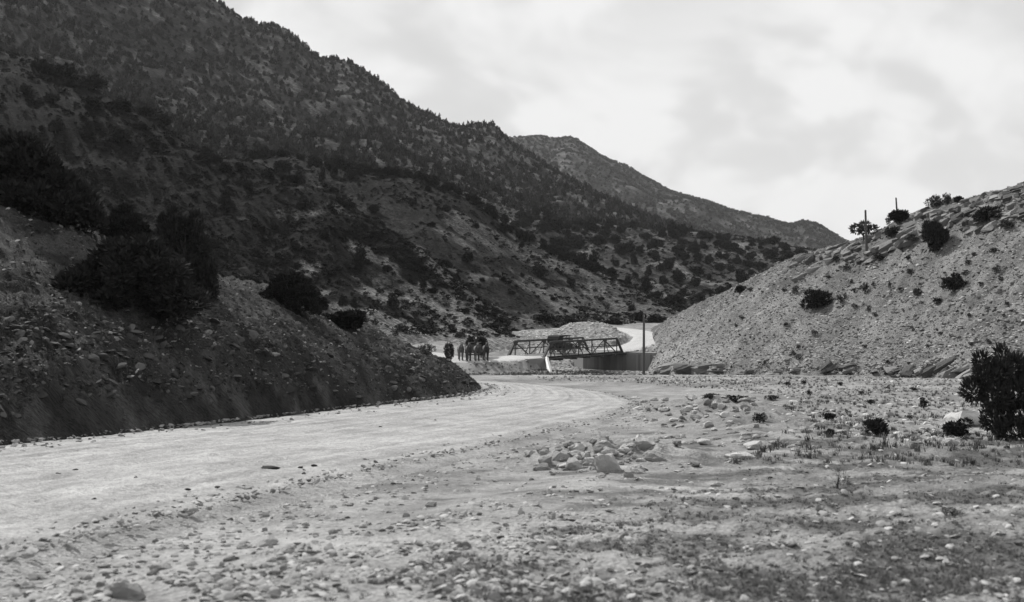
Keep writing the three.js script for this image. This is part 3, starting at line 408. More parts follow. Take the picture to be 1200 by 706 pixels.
for (const [u, v, w, h] of [[75, 92, 26, 22], [108, 100, 30, 20], [190, 100, 20, 18], [172, 116, 26, 16], [108, 128, 30, 20], [140, 130, 26, 18], [105, 160, 14, 20], [65, 156, 20, 22], [140, 166, 26, 20], [180, 172, 18, 16], [165, 152, 16, 12], [200, 168, 10, 10], [264, 244, 17, 26], [422, 314, 20, 28], [520, 306, 16, 16], [461, 360, 13, 16], [416, 360, 9, 14], [401, 358, 11, 12], [497, 336, 11, 14], [508, 344, 9, 10], [536, 324, 7, 10], [352, 244, 12, 10], [380, 278, 14, 12], [345, 290, 12, 10], [300, 300, 16, 12], [320, 268, 12, 9], [250, 290, 20, 14], [455, 318, 14, 10], [540, 345, 8, 8], [590, 383, 20, 16], [560, 366, 10, 8], [622, 390, 22, 16], [230, 210, 14, 10], [290, 222, 14, 12], [60, 120, 18, 14], [30, 110, 16, 14]]) tree(SPUR, u, v, w, h, L1, G1);
for (const [u, v, w, h] of [[438, 250, 15, 14], [410, 210, 14, 14], [502, 224, 9, 9], [523, 248, 11, 10], [558, 268, 8, 9], [590, 272, 14, 14], [581, 258, 9, 9], [548, 308, 15, 16], [611, 290, 8, 9], [632, 325, 18, 16], [612, 325, 6, 7], [506, 265, 8, 7], [669, 334, 10, 10], [697, 318, 18, 26], [716, 321, 12, 15], [735, 320, 8, 12], [738, 336, 10, 14], [757, 342, 18, 24], [670, 306, 10, 12], [682, 304, 12, 14], [706, 304, 10, 12], [659, 293, 13, 9], [648, 286, 10, 8], [636, 281, 11, 8], [790, 356, 24, 17], [770, 345, 12, 12], [350, 216, 14, 18], [378, 212, 9, 18], [392, 206, 10, 14], [330, 200, 22, 16], [300, 184, 20, 14], [365, 236, 30, 14], [720, 382, 18, 12], [690, 383, 14, 8], [640, 378, 24, 14], [668, 380, 16, 10], [750, 376, 18, 12], [768, 378, 20, 12], [705, 352, 7, 6], [648, 352, 8, 6], [590, 330, 9, 7], [565, 330, 7, 6], [600, 345, 8, 6], [740, 362, 8, 6]]) tree(ROUND, u, v, w, h, L2, G2);
{
  const R = rng(77), crest = pchip([[300, 168], [400, 197], [490, 207], [530, 222], [570, 244], [605, 272], [640, 290], [700, 318], [760, 347], [800, 361]]);
  for (let i = 0; i < 46; i++) { const u = 300 + 400 * (i + R()) / 46, w = 9 + 8 * R(); tree(ROUND, u, crest(u) + 1 + 5 * R(), w, w * (0.8 + 0.4 * R()), L4, G4); }
  const sc = pchip([[60, 84], [130, 118], [200, 160], [270, 192], [335, 208], [410, 246], [480, 288]]);
  for (let i = 0; i < 14; i++) { const u = 40 + 330 * R(), w = 10 + 10 * R(); tree(SPUR, u, sc(u) + 1 + 16 * R() * R(), w, w * (0.7 + 0.4 * R()), L1, G1); }
}
for (const [u, v, w, h] of [[604, 268, 13, 12], [618, 262, 14, 13], [640, 268, 20, 28], [652, 272, 18, 20], [628, 252, 12, 12], [655, 288, 22, 14], [675, 290, 24, 18], [690, 270, 15, 14], [680, 266, 14, 13], [700, 288, 20, 16], [720, 286, 15, 14], [727, 298, 16, 16], [737, 296, 15, 16], [710, 272, 11, 12], [728, 274, 12, 14], [742, 268, 11, 12], [742, 310, 10, 16], [750, 298, 10, 11], [768, 305, 12, 13], [784, 316, 18, 18], [757, 282, 13, 12], [770, 290, 18, 12], [791, 279, 17, 13], [795, 297, 18, 13], [800, 287, 13, 10], [815, 296, 10, 16], [818, 304, 12, 10], [825, 292, 9, 10], [828, 279, 8, 7], [833, 280, 7, 8], [841, 288, 10, 9], [842, 281, 9, 10], [850, 286, 11, 13], [860, 293, 12, 11], [868, 298, 13, 10], [880, 302, 11, 8], [882, 289, 7, 7], [896, 287, 9, 6], [904, 286, 8, 6], [892, 292, 7, 5], [903, 303, 15, 14], [918, 298, 7, 6], [921, 310, 13, 16], [929, 302, 7, 7], [939, 301, 13, 14], [955, 298, 7, 6], [801, 305, 17, 12], [831, 310, 13, 13], [844, 318, 13, 12], [862, 309, 9, 8], [873, 311, 7, 8], [856, 318, 9, 9], [817, 323, 15, 14], [803, 312, 9, 8], [796, 332, 17, 20], [815, 336, 12, 14], [831, 328, 8, 9], [820, 352, 10, 10], [846, 346, 13, 14], [854, 340, 8, 10], [870, 333, 18, 22], [881, 322, 9, 8], [868, 344, 9, 14], [911, 319, 20, 12], [778, 334, 12, 14], [800, 348, 12, 12], [830, 345, 12, 9], [890, 316, 14, 12], [900, 322, 12, 9], [850, 304, 12, 9], [775, 318, 10, 12], [760, 322, 9, 12], [722, 312, 9, 9], [745, 326, 9, 9]]) tree(BENCH, u, v, w, h, L3, G3);
{
  const R = rng(78);
  for (let i = 0; i < 60; i++) { const u = 600 + 330 * R(), c = lerp(250, 285, (u - 600) / 330), v = c + 4 + 45 * R() * R(), w = 6 + 8 * R(); tree(BENCH, u, v, w, w * (0.8 + 0.5 * R()), L3, G3); }
}
// far woods and low brush: nobody could count them
function stand(name, label, kinds, count, place, m, seed, tilt = 0) {
  const R = rng(seed), root = new THREE.Group(), per = kinds.length, o = new THREE.Object3D(), c = new THREE.Color(), geos = kinds;
  const meshes = geos.map((g, k) => { const im = shade(new THREE.InstancedMesh(g, m, Math.ceil(count / per))); im.name = 'tuft'; return im; });
  for (let i = 0; i < Math.ceil(count / per) * per; i++) {
    const im = meshes[i % per]; let s0 = null; while (!s0) s0 = place(R); const { p, w, h, c: tone } = s0; o.position.copy(p); o.rotation.set((R() - 0.5) * tilt, R() * 6.28, (R() - 0.5) * tilt); o.scale.set(w, h, w * (0.8 + 0.4 * R())); o.updateMatrix(); im.setMatrixAt(Math.floor(i / per), o.matrix); const q = tone || (0.7 + 0.6 * R()); im.setColorAt(Math.floor(i / per), c.setRGB(q, q, q));
  }
  if (per === 1) { top(meshes[0], name); tag(meshes[0], label, null, null, 'stuff'); return meshes[0]; }
  for (const im of meshes) { const mm = top(im, name); tag(mm, label, null, null, 'stuff'); }
}
const farKind = [0, 1, 2].map(k => sprigs(500 + k, k === 1 ? coneLobes(500, 6) : bushLobes(501 + k, 4, 0.95), 90, 0.3, 0.2, 0.5));
stand('mountain_woods', 'dense small evergreens covering the wooded mountainside', [farKind[0]], 13000, R => { const u = -650 + 1550 * R(), t = 0.95 + 2.2 * R(), p = MOUNT.point(u, t), s = 1.5 + 2.2 * R() * R(); p.y -= 0.2; return { p, w: s, h: s * (1 + 0.5 * R()), c: 0.4 + 1.5 * R() ** 3 }; }, mFarTree, 51);
stand('mountain_woods', 'pointed small evergreens mixed through the wooded mountainside', [farKind[1]], 8000, R => { const u = -650 + 1550 * R(), t = 0.95 + 2.2 * R(), p = MOUNT.point(u, t), s = 1.4 + 1.8 * R(); p.y -= 0.2; return { p, w: s, h: s * (1.3 + 0.6 * R()), c: 0.4 + 1.2 * R() ** 2 }; }, mFarTree, 52);
stand('ridge_woods', 'tiny evergreens covering the distant ridge', [farKind[2]], 24000, R => { const u = 480 + 900 * R(), t = 0.9 + 2.25 * R(), p = FAR.point(u, t), s = 2.2 + 2.4 * R(); p.y -= 0.4; return { p, w: s, h: s * (0.9 + 0.5 * R()), c: 0.6 + 1.4 * R() }; }, mFarTree, 53);
stand('slope_brush', 'low dark brush over the bare slopes', [farKind[2]], 15000, R => { const k = R(), S = k < 0.45 ? SPUR : k < 0.75 ? ROUND : BENCH, u = lerp(S === SPUR ? -200 : 300, S === SPUR ? 640 : S === ROUND ? 820 : 1000, R()), t = 1.02 + 2 * R(), p = S.point(u, t); if (u > 380 && t < 2.4 && S !== BENCH && R() < 0.7) return null; const s = 0.3 + 0.8 * R() ** 3 + (S === BENCH ? 0.3 : 0); return { p, w: s * 1.3, h: s * 0.8, c: 0.6 + 1.6 * R() ** 2 }; }, mBrush, 54);

// ---------------------------------------------------------------- stones
function rockGeo(seed, detail = 1, cuts = 9, fl = 1, block = 0) {
  const R = rng(seed), g = mergeVertices(new THREE.IcosahedronGeometry(1, detail).deleteAttribute('normal').deleteAttribute('uv'), 1e-4), p = g.attributes.position, v = new THREE.Vector3(), pl = [];
  for (let i = 0; i < cuts; i++) pl.push([new THREE.Vector3(R() - 0.5, R() - 0.5, R() - 0.5).normalize(), 0.55 + 0.35 * R()]);
  if (block) for (const a of [[1, 0, 0], [-1, 0, 0], [0, 1, 0], [0, -1, 0], [0, 0, 1], [0, 0, -1]]) pl.push([new THREE.Vector3(a[0] + (R() - 0.5) * 0.8, a[1] + (R() - 0.5) * 0.8, a[2] + (R() - 0.5) * 0.8).normalize(), 0.45 + 0.3 * R()]);
  for (let i = 0; i < p.count; i++) { v.fromBufferAttribute(p, i); for (const [n, o] of pl) { const q = v.dot(n) - o; if (q > 0) v.addScaledVector(n, -q); } v.multiplyScalar(1 + 0.08 * n3(v.x * 2 + seed, v.y * 2, v.z * 2) + 0.07 * n3(v.x * 4, v.y * 4 + seed, v.z * 4)); p.setXYZ(i, v.x, v.y * fl, v.z); }
  const q = g.toNonIndexed(), uv = new Float32Array(q.attributes.position.count * 2); for (let i = 0; i < uv.length / 2; i++) { uv[i * 2] = q.attributes.position.getX(i) * 0.2; uv[i * 2 + 1] = (q.attributes.position.getZ(i) + q.attributes.position.getY(i)) * 0.2; }
  q.setAttribute('uv', new THREE.BufferAttribute(uv, 2)); return toCreasedNormals(q, 0.3);
}
const rocks = [0, 1, 2, 3, 4, 5, 6, 7].map(k => rockGeo(600 + k, 3, 18, 0.75, k % 4 === 3 ? 1 : 0)), pebbles = [0, 1, 2, 3].map(k => rockGeo(620 + k, 1, 9, 0.6, 1));
const rockMats = [0.22, 0.3, 0.38, 0.46].map(v => mat(v, 1, { bumpMap: SCREE.bumpMap, bumpScale: 0.015 }));
const RS = rng(91);
function stoneAt(p, w, h, dep, name, label, category, group, k = Math.floor(RS() * 8), mi = Math.floor(RS() * 4), turn = RS() * 6.28, sink = 0.25) {
  const m = shade(new THREE.Mesh(rocks[k], rockMats[mi])); top(m, name); m.position.set(p.x, p.y + h * (0.5 - sink), p.z); m.rotation.set((RS() - 0.5) * 0.3, turn, (RS() - 0.5) * 0.3); m.scale.set(w / 1.7, h / 1.25, dep / 1.7); return tag(m, label, category, group);
}
// particular boulders: u, v of the base, width, height in pixels
for (const [u, v, w, h, lab, mi] of [
  [712, 553, 36, 28, 'large pale boulder with shadowed front in the rock pile', 2], [757, 524, 34, 17, 'pale rounded boulder on top of the rubble bank', 3], [672, 551, 27, 18, 'grey blocky boulder at the front of the rock pile', 2], [640, 548, 22, 15, 'dark weathered boulder on the end of the rock pile', 0], [768, 541, 26, 12, 'low flat grey slab right of the rock pile', 1], [676, 526, 15, 10, 'square dark stone behind the rock pile', 0], [740, 526, 16, 7, 'small white slab beside the rounded boulder', 3], [815, 548, 18, 8, 'dark flat stone on the strip of rubble', 0],
  [868, 538, 40, 9, 'long flat pale slab lying at the end of the rubble', 3], [885, 526, 30, 12, 'tilted pale slab in the low outcrop of the flat', 3], [893, 493, 12, 10, 'dark angular boulder alone on the flat beyond the rubble', 0], [826, 521, 24, 9, 'bright broken slab in the middle of the rubble bank', 3],
  [312, 640, 40, 14, 'large flat round stone among the foreground gravel', 2], [243, 611, 18, 8, 'bright flat stone by the road edge', 3], [85, 652, 34, 16, 'pale upturned stone at the corner of the road', 3], [188, 668, 34, 10, 'wide low grey stone sunk in the foreground gravel', 2], [150, 700, 50, 22, 'rough weathered stone in the foreground corner', 1], [570, 686, 40, 8, 'pale slab half sunk in the near dirt', 3], [1130, 498, 60, 24, 'big pale boulder beside the loose juniper', 3], [1112, 522, 26, 9, 'tilted dark stone in front of the juniper', 1]]) {
  const p = ground(u, v), sc = -p.z / F; stoneAt(p, w * sc * 0.9, h * sc * 1.15, w * sc * 0.8, 'boulder', lab, 'boulder', null, undefined, mi, undefined, 0.3);
}
const rubbleSpots = [];
for (let i = 0; i < 105; i++) rubbleSpots.push([695 + 85 * (RS() + RS() - 1), 538 + 19 * (RS() + RS() - 1) * 1.2, 7 + 19 * RS() * RS(), 'rubble_stone', 'rock in the pile of rubble beside the road', 'rocks of the roadside pile']);
for (let i = 0; i < 115; i++) rubbleSpots.push([815 + 90 * (RS() - 0.5) * 1.6, 494 + 34 * (RS() - 0.5) * 1.6, 6 + 12 * RS() * RS(), 'rubble_stone', 'broken rock on the rubble bank outside the bend', 'rocks of the rubble bank']);
for (let i = 0; i < 26; i++) rubbleSpots.push([905 + 80 * (RS() - 0.5), 520 + 20 * (RS() - 0.5), 5 + 8 * RS(), 'rubble_stone', 'rock in the low outcrop on the flat', 'rocks of the low outcrop']);
for (let i = 0; i < 120; i++) { const u = 20 + 640 * RS() + 80 * RS(), lo = 655 - u * 0.16, v = lo + (700 - lo) * RS(); rubbleSpots.push([u, v, 5 + 20 * RS() * RS() * (0.4 + 0.6 * (v - 560) / 140), 'stone', 'stone on the dirt along the near road edge', 'loose stones beside the road']); }
for (let i = 0; i < 40; i++) { const u = 760 + 430 * RS(), v = 545 + 150 * RS(); rubbleSpots.push([u, v, 5 + 10 * RS() * RS(), 'stone', 'stone lying in the patchy short grass', 'stones in the short grass']); }
for (const [u, v, w, n, l, g] of rubbleSpots) { const p = ground(u, v), sc = -p.z / F, W = w * sc; const mi = clamp(Math.floor(RS() * 4.4), 0, 3), ht = 0.4 + 0.35 * RS(); stoneAt(p, W, W * ht, W * (0.7 + 0.5 * RS()), n, (w > 13 ? 'larger ' : w < 8 ? 'very small ' : 'small ') + ['dark ', 'grey ', 'light grey ', 'whitish '][mi] + (ht < 0.55 ? 'flat ' : '') + l, 'stone', g, undefined, mi, undefined, 0.4); }
// dark clods and dung on the road
for (const [u, v, w, h] of [[315, 562, 32, 7], [368, 558, 9, 4], [352, 560, 8, 3], [160, 576, 8, 6], [68, 570, 9, 5], [88, 564, 7, 4], [75, 587, 8, 3], [182, 567, 14, 3], [110, 602, 9, 4], [255, 586, 7, 3], [220, 589, 8, 3], [446, 508, 6, 3], [510, 500, 5, 3]]) {
  const p = ground(u, v), sc = -p.z / F; p.y = Math.max(p.y, EYE + baseH(p.x, -p.z) + 0.03); const m = shade(new THREE.Mesh(rocks[Math.floor(RS() * 8)], mat(0.03))); top(m, 'dirt_clod'); m.position.set(p.x, p.y + h * sc * 0.2, p.z); m.scale.set(w * sc / 1.9, h * sc * 0.8, w * sc * 0.45); m.rotation.y = (RS() - 0.5) * 0.8; tag(m, w > 30 ? 'largest dark flattened clod lying on the pale road' : 'small dark clod lying on the pale road', 'clod', 'dark clods on the road');
}
mRock.vertexColors = false;
const mPeb = mat(0.33, 1);
const scatter = (name, label, geo, count, place, seed, m = mPeb) => stand(name, label, [geo], count, place, m, seed, m === mPeb ? 1.3 : 0.2);
scatter('gravel', 'loose gravel and pebbles over the near ground', pebbles[0], 14000, R => { const u = -60 + 1320 * R(), v = 470 + 240 * Math.pow(R(), 0.8), p = ground0(u, v), s = (0.004 + 0.03 * R() ** 5) * (1 + Math.min(1.5, -p.z / 25)); const q = roadMask(p.x, -p.z); if (q < 0.95 && R() < 0.85) return null; if (u > 560 && R() < 0.75 * sstep(560, 760, u)) return null; if (fbm(p.x * 0.9 + 4, -p.z * 0.9, 3) < 0.7 * (R() - 0.5)) return null; p.y += s * 0.1; return { p, w: s * 1.2, h: s * 0.55, c: 0.5 + 0.8 * R() }; }, 61);
function ground0(u, v) { const [x, d] = onBase(u, v); return new THREE.Vector3(x, EYE + groundH(x, d), -d); }
scatter('gravel', 'coarser stones strewn over the flat below the scree hill', pebbles[1], 5000, R => { const d = 22 + 90 * R() ** 1.3, x = lerp(0.0, 0.62, R()) * d + 3 * R(), s = 0.03 + 0.11 * R() ** 3; const p = new THREE.Vector3(...gpos(x, d)); if (roadMask(x, d) < 1.05) return null; return { p, w: s * 1.3, h: s, c: 0.55 + 0.9 * R() }; }, 62);
scatter('scree_stones', 'loose angular scree covering the hillside', pebbles[2], 42000, R => { const u = 745 + 560 * R(), t = 0.8 + 3.3 * R(), p = RHILL.point(u, t), s = 0.03 + 0.15 * R() ** 5; return { p, w: s * 1.3, h: s, c: 0.12 + 1.05 * R() }; }, 63);
scatter('bank_stones', 'flat stones littering the roadside bank', pebbles[3], 16000, R => { const u = -150 + 720 * R(), t = 0.5 + 2.6 * R(), p = BANK.point(u, t), s = 0.012 + 0.07 * R() ** 6; return { p, w: s * 1.6, h: s * 0.7, c: 0.15 + 0.65 * R() ** 3 }; }, 64);
scatter('mound_gravel', 'pale gravel on the mound and creek bed by the bridge', pebbles[0], 9000, R => { const d = 122 + 45 * R(), x = lerp(1, 20, R()), p = new THREE.Vector3(...gpos(x, d)), s = 0.05 + 0.18 * R() ** 3; if (nearLine(FR1, x, d)[0] < 3 || nearLine(FR2, x, d)[0] < 3) return null; return { p, w: s * 1.3, h: s, c: 0.8 + 0.75 * R() }; }, 65);
scatter('bank_rubble', 'broken rock sticking out of the cut face of the bank', pebbles[1], 700, R => { const u = -250 + 830 * R(), t = 0.35 + 1.0 * R(), p = BANK.point(u, t), s = 0.04 + 0.13 * R() ** 4; return { p, w: s * 1.7, h: s * 0.8, c: 0.1 + 0.2 * R() }; }, 72);
scatter('toe_debris', 'crumbled stones spilled along the foot of the bank', pebbles[2], 1100, R => { const q = R(), a = cIn.getPoint(q * 0.9), b = cOut.getPoint(q * 0.9), t = 0.26 * R() ** 3 - 0.02, x = lerp(a.x, b.x, t), d = lerp(a.z, b.z, t), s = 0.02 + 0.06 * R() ** 3; return { p: new THREE.Vector3(x, EYE + baseH(x, d) + 0.03, -d), w: s * 1.3, h: s, c: 0.3 + 0.6 * R() }; }, 73);
scatter('road_edge_gravel', 'gravel thrown up along the outer edge of the road', pebbles[3], 4500, R => { const q = R(), a = cIn.getPoint(q), b = cOut.getPoint(q), t = 1.02 + 0.13 * (R() + R() - 1), x = lerp(a.x, b.x, t), d = lerp(a.z, b.z, t), s = 0.01 + 0.04 * R() ** 3; return { p: new THREE.Vector3(x, EYE + Math.max(groundH(x, d), t < 1 ? baseH(x, d) + 0.01 : -99), -d), w: s * 1.3, h: s * 0.8, c: 0.35 + 0.9 * R() }; }, 74);
// short dry grass
{
  const R0 = rng(71), pos = []; for (let b = 0; b < 14; b++) { const a = R0() * 6.28, r = 0.5 * R0(), l = 0.6 + 0.4 * R0(), bx = Math.cos(a) * r, bz = Math.sin(a) * r, tx = bx + (R0() - 0.5) * 0.9, tz = bz + (R0() - 0.5) * 0.9; pos.push(bx - 0.05, 0, bz, bx + 0.05, 0, bz + 0.02, tx, l, tz); }
  const g = new THREE.BufferGeometry(); g.setAttribute('position', new THREE.BufferAttribute(new Float32Array(pos), 3)); g.setAttribute('color', new THREE.BufferAttribute(new Float32Array(pos.length).fill(1), 3)); g.computeVertexNormals();
  const veg = (x, d) => fbm(x * 0.45 + 9, d * 0.8, 4);
  scatter('dry_grass', 'short sparse dry grass over the near ground', g, 9000, R => { let p, k = 0; do { const u = 380 + 850 * R(), v = 470 + 245 * R() ** 0.8; p = ground0(u, v); k++; } while (k < 6 && (veg(p.x, -p.z) < 0.45 * (R() - 0.5) || roadMask(p.x, -p.z) < 1.15)); if (roadMask(p.x, -p.z) < 1.1) return null; const s = 0.014 + 0.024 * R(); return { p, w: s * 2, h: s * (0.5 + 0.7 * R()), c: 0.55 + 0.6 * R() }; }, 66, mDry);
  scatter('dry_grass', 'dry grass and weeds over the rubble and flat', g, 5000, R => { const d = 16 + 60 * R(), x = lerp(0.02, 0.55, R()) * d, p = new THREE.Vector3(...gpos(x, d)); if (roadMask(x, d) < 1.1) return null; const s = 0.07 + 0.12 * R() * R(); return { p, w: s * 1.3, h: s, c: 0.5 + 0.9 * R() }; }, 67, mWeed);
  scatter('dry_grass', 'dry tufts over the roadside bank', g, 6000, R => { const u = -150 + 720 * R(), t = 0.4 + 2.6 * R(), p = BANK.point(u, t), s = 0.06 + 0.12 * R() * R(); return { p, w: s * 1.3, h: s, c: 0.25 + 0.45 * R() }; }, 68, mWeed);
  scatter('dry_grass', 'grass on the embankment before the bridge', g, 2500, R => { const d = 100 + 24 * R(), x = lerp(-12, 16, R()), p = new THREE.Vector3(...gpos(x, d)); if (nearLine(FR1, x, d)[0] < 3 || d < 106) return null; const s = 0.15 + 0.2 * R() * R(); return { p, w: s * 1.5, h: s, c: 0.5 + 0.6 * R() }; }, 69, mWeed);
}
// rock beds breaking out of the scree hill
{
  const slabs = [0, 1, 2, 3, 4, 5].map(k => rockGeo(640 + k, 3, 6, 1, 1)), ms = [0.09, 0.14, 0.2, 0.26].map(v => mat(v, 1, { bumpMap: SCREE.bumpMap, bumpScale: 0.05 })), R = rng(92);
  const bed = (u, v, w, h, ang, out = 0.3) => { const p = RHILL.place(u, v), sc = -p.z / F, m = part('rock_ledge', slabs[Math.floor(R() * 6)], ms[Math.floor(R() * 4)], RHILL.mesh); m.position.set(p.x, p.y - h * sc * 0.1, p.z + out * 0.35); m.rotation.set(0.3 * (R() - 0.3), 0.7 * (R() - 0.5), ang + 0.16 * (R() - 0.5)); m.scale.set(Math.min(w, h * 3.6) * sc * (0.6 + 0.5 * R()), h * sc * (0.8 + 0.6 * R()), 0.35 + 0.6 * R()); };
  for (let i = 0; i < 230; i++) { const q = R(), u = 930 + 290 * q, c = pchip(hillCrest)(u), v = c + 2 + (u < 990 ? 16 : 38) * R() * (0.5 + 0.7 * q); bed(u, v, 7 + 18 * R() * R(), 2 + 4 * R(), 0.38 - 0.1 * q, 0.05 + 0.2 * R()); }
  for (const [u, v, w] of [[955, 316, 34], [972, 306, 34], [938, 325, 20], [1040, 288, 34], [1062, 280, 30], [1185, 250, 40], [1160, 252, 30]]) bed(u, v, w, 4.5, 0.42, 0.5);
  for (let i = 0; i < 16; i++) { const u = 770 + 400 * R(), v = pchip(hToeV)(u) - 2 - 13 * R(); bed(u, v, 6 + 14 * R() * R(), 1.5 + 3 * R(), u > 930 ? 0.28 : 0.1, 0.1); }
  for (const [u, v, w, h] of [[778, 433, 22, 7], [792, 431, 34, 8], [815, 430, 36, 8], [840, 430, 24, 6], [868, 432, 20, 5], [922, 432, 26, 5], [975, 429, 20, 8], [1000, 430, 18, 6], [1045, 432, 20, 5], [1068, 432, 22, 6], [1095, 431, 30, 9], [1120, 434, 28, 9], [1140, 438, 28, 9], [1160, 441, 24, 7]]) for (let k = 0; k < (u < 850 || u > 1080 ? 4 : 2); k++) bed(u + w * (R() - 0.5), v + 3 - k * 3 * R(), w * (0.7 + 0.4 * R()), h * 0.65, (u > 930 ? 0.4 : 0.12) + 0.3 * (R() - 0.5), 0.9 + 0.5 * R());
}

// ---------------------------------------------------------------- bridge
const mSteel = mat(0.04, 0.75), mPlank = [0.16, 0.2, 0.24].map(v => mat(v, 0.95)), mConc = mat(0.2, 0.95, { bumpMap: SCREE.bumpMap, bumpScale: 0.01 }), mConcSunlit = mat(0.6, 0.95);
const bar = (a, b, w, h) => { const va = new THREE.Vector3(...a), vb = new THREE.Vector3(...b), g = new THREE.BoxGeometry(w, va.distanceTo(vb), h), q = new THREE.Quaternion().setFromUnitVectors(new THREE.Vector3(0, 1, 0), vb.clone().sub(va).normalize()); g.applyQuaternion(q); g.translate((a[0] + b[0]) / 2, (a[1] + b[1]) / 2, (a[2] + b[2]) / 2); return g; };
const BL = 17.6, BW = 4.8, DECK = -6.1;               // length, width, deck height
const bridge = thing('truss_bridge', 'dark riveted steel pony truss bridge over the dry creek', 'bridge', [1.46, EYE + DECK, -121.4], Math.atan2(0.818, 0.574));   // local +x runs along the bridge
{
  const N = 6, pl = BL / N, TH = 1.55, half = BW / 2;
  for (const s of [1, -1]) { // +z is the near side
    const t = new THREE.Group(); t.name = 'truss'; t.position.set(0, 0, s * half); bridge.add(t);
    part('bottom_chord', bar([0.1, -0.28, 0], [BL - 0.1, -0.28, 0], 0.16, 0.3), mSteel, t);
    part('top_chord', bar([pl * 0.5, TH, 0], [BL - pl * 0.5, TH, 0], 0.22, 0.24), mSteel, t);
    part('end_post', bar([0, -0.2, 0], [pl * 0.5, TH, 0], 0.2, 0.24), mSteel, t); part('end_post', bar([BL, -0.2, 0], [BL - pl * 0.5, TH, 0], 0.2, 0.24), mSteel, t);
    part('hand_rail', bar([pl * 0.28, 0.72, 0.02], [BL - pl * 0.28, 0.72, 0.02], 0.11, 0.06), mSteel, t);
    for (let k = 0; k < N; k++) {
      const x = pl * (k + 0.5); part('post', bar([x, -0.2, 0.03], [x, TH, 0.03], 0.11, 0.09), mSteel, t);
      if (k < N - 1) { const a = k % 2 ? [x, -0.15, -0.04] : [x, TH - 0.05, -0.04], b = k % 2 ? [x + pl, TH - 0.05, -0.04] : [x + pl, -0.15, -0.04]; part('diagonal', bar(a, b, 0.12, 0.07), mSteel, t); }
      if (k % 2 === 0) { const sh = new THREE.Shape(); sh.moveTo(-0.55, 0); sh.lineTo(0.55, 0); sh.lineTo(0.18, -0.5); sh.lineTo(-0.18, -0.5); const g = new THREE.ExtrudeGeometry(sh, { depth: 0.04, bevelEnabled: false }); g.translate(x, TH + 0.02, 0.1); part('gusset_plate', g, mSteel, t); }
      part('outrigger', bar([x, -0.35, s * 0.75], [x, TH * 0.7, s * 0.1], 0.08, 0.06), mSteel, t);
    }
  }
  for (let k = 0; k <= N; k++) part('floor_beam', bar([Math.min(BL - 0.25, Math.max(0.25, pl * k)), -0.36, -half - 0.7], [Math.min(BL - 0.25, Math.max(0.25, pl * k)), -0.36, half + 0.7], 0.16, 0.3), mSteel, bridge);
  for (let k = 0; k < 5; k++) part('stringer', bar([0.1, -0.17, -1.8 + k * 0.9], [BL - 0.1, -0.17, -1.8 + k * 0.9], 0.1, 0.16), mSteel, bridge);
  const pg = new THREE.BoxGeometry(0.235, 0.07, BW - 0.3), R = rng(9); for (let k = 0; k < 73; k++) { const m = part('deck_plank', pg, mPlank[Math.floor(R() * 3)], bridge); m.position.set(0.13 + k * 0.2408, -0.045 + 0.012 * R(), 0); }
}
const bAt = (t, s, y) => [1.46 + 0.574 * t + 0.818 * s, EYE + y, -(121.4 + 0.818 * t - 0.574 * s)];   // t along, s to the near side
{
  const turn = Math.atan2(0.818, 0.574);
  const ab = thing('bridge_abutment', 'dark boarded abutment wall under the far end of the bridge', 'abutment', bAt(BL, 0, -9.4), turn);
  part('wall', new THREE.BoxGeometry(2.8, 2.85, BW + 1.6).translate(1.5, 1.425, 0), mConc, ab); part('wing_wall', new THREE.BoxGeometry(2.4, 3.15, 3.6).translate(1.4, 1.575, BW / 2 + 2.62), mConc, ab); part('bearing_seat', new THREE.BoxGeometry(0.5, 0.5, BW + 1.64).translate(0.3, 2.6, 0), mConc, ab); part('back_wall', new THREE.BoxGeometry(2.1, 0.36, BW + 1.2).translate(1.7, 3.02, 0), mConc, ab);
  const wing = s => { const sh = new THREE.Shape(); sh.moveTo(0, 0); sh.lineTo(4.4, 0); sh.lineTo(4.4, 2.1); sh.lineTo(0, 3.2); const g = new THREE.ExtrudeGeometry(sh, { depth: 0.4, bevelEnabled: false }); g.rotateY(s > 0 ? -0.95 : 0.95); g.translate(0.3, 0, s * (BW / 2 + 0.82)); return g; };
  part('wing_wall', wing(-1), mConc, ab);
  { const R = rng(14), tones = [0.13, 0.16, 0.19].map(v => mat(v, 0.95)), bg = new THREE.BoxGeometry(0.08, 2.9, 0.31); for (let k = 0; k < 31; k++) { const m = part('board', bg, tones[Math.floor(R() * 3)], ab); m.position.set(0.06 + 0.03 * R(), 1.46 + 0.06 * R(), -3.1 + k * 0.325); } }   // upright boards facing the creek
  const a2 = thing('bridge_abutment', 'abutment with a battered corner coloured as sunlit under the near end of the bridge', 'abutment', bAt(0, 0, -9.4), turn);
  part('wall', new THREE.BoxGeometry(3.4, 3.2, BW + 0.9).translate(-1.8, 1.6, 0), mConc, a2);
  { // battered corner down to the creek bed, sunlit edge put into its pale colour
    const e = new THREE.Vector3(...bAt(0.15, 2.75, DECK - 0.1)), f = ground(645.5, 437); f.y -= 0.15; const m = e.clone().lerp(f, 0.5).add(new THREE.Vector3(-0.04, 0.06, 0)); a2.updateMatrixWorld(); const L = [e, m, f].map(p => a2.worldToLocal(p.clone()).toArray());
    part('corner_buttress', merge([bar(L[0], L[1], 0.26, 0.3), bar(L[1], L[2], 0.27, 0.31)]), mConcSunlit, a2);
  }
}
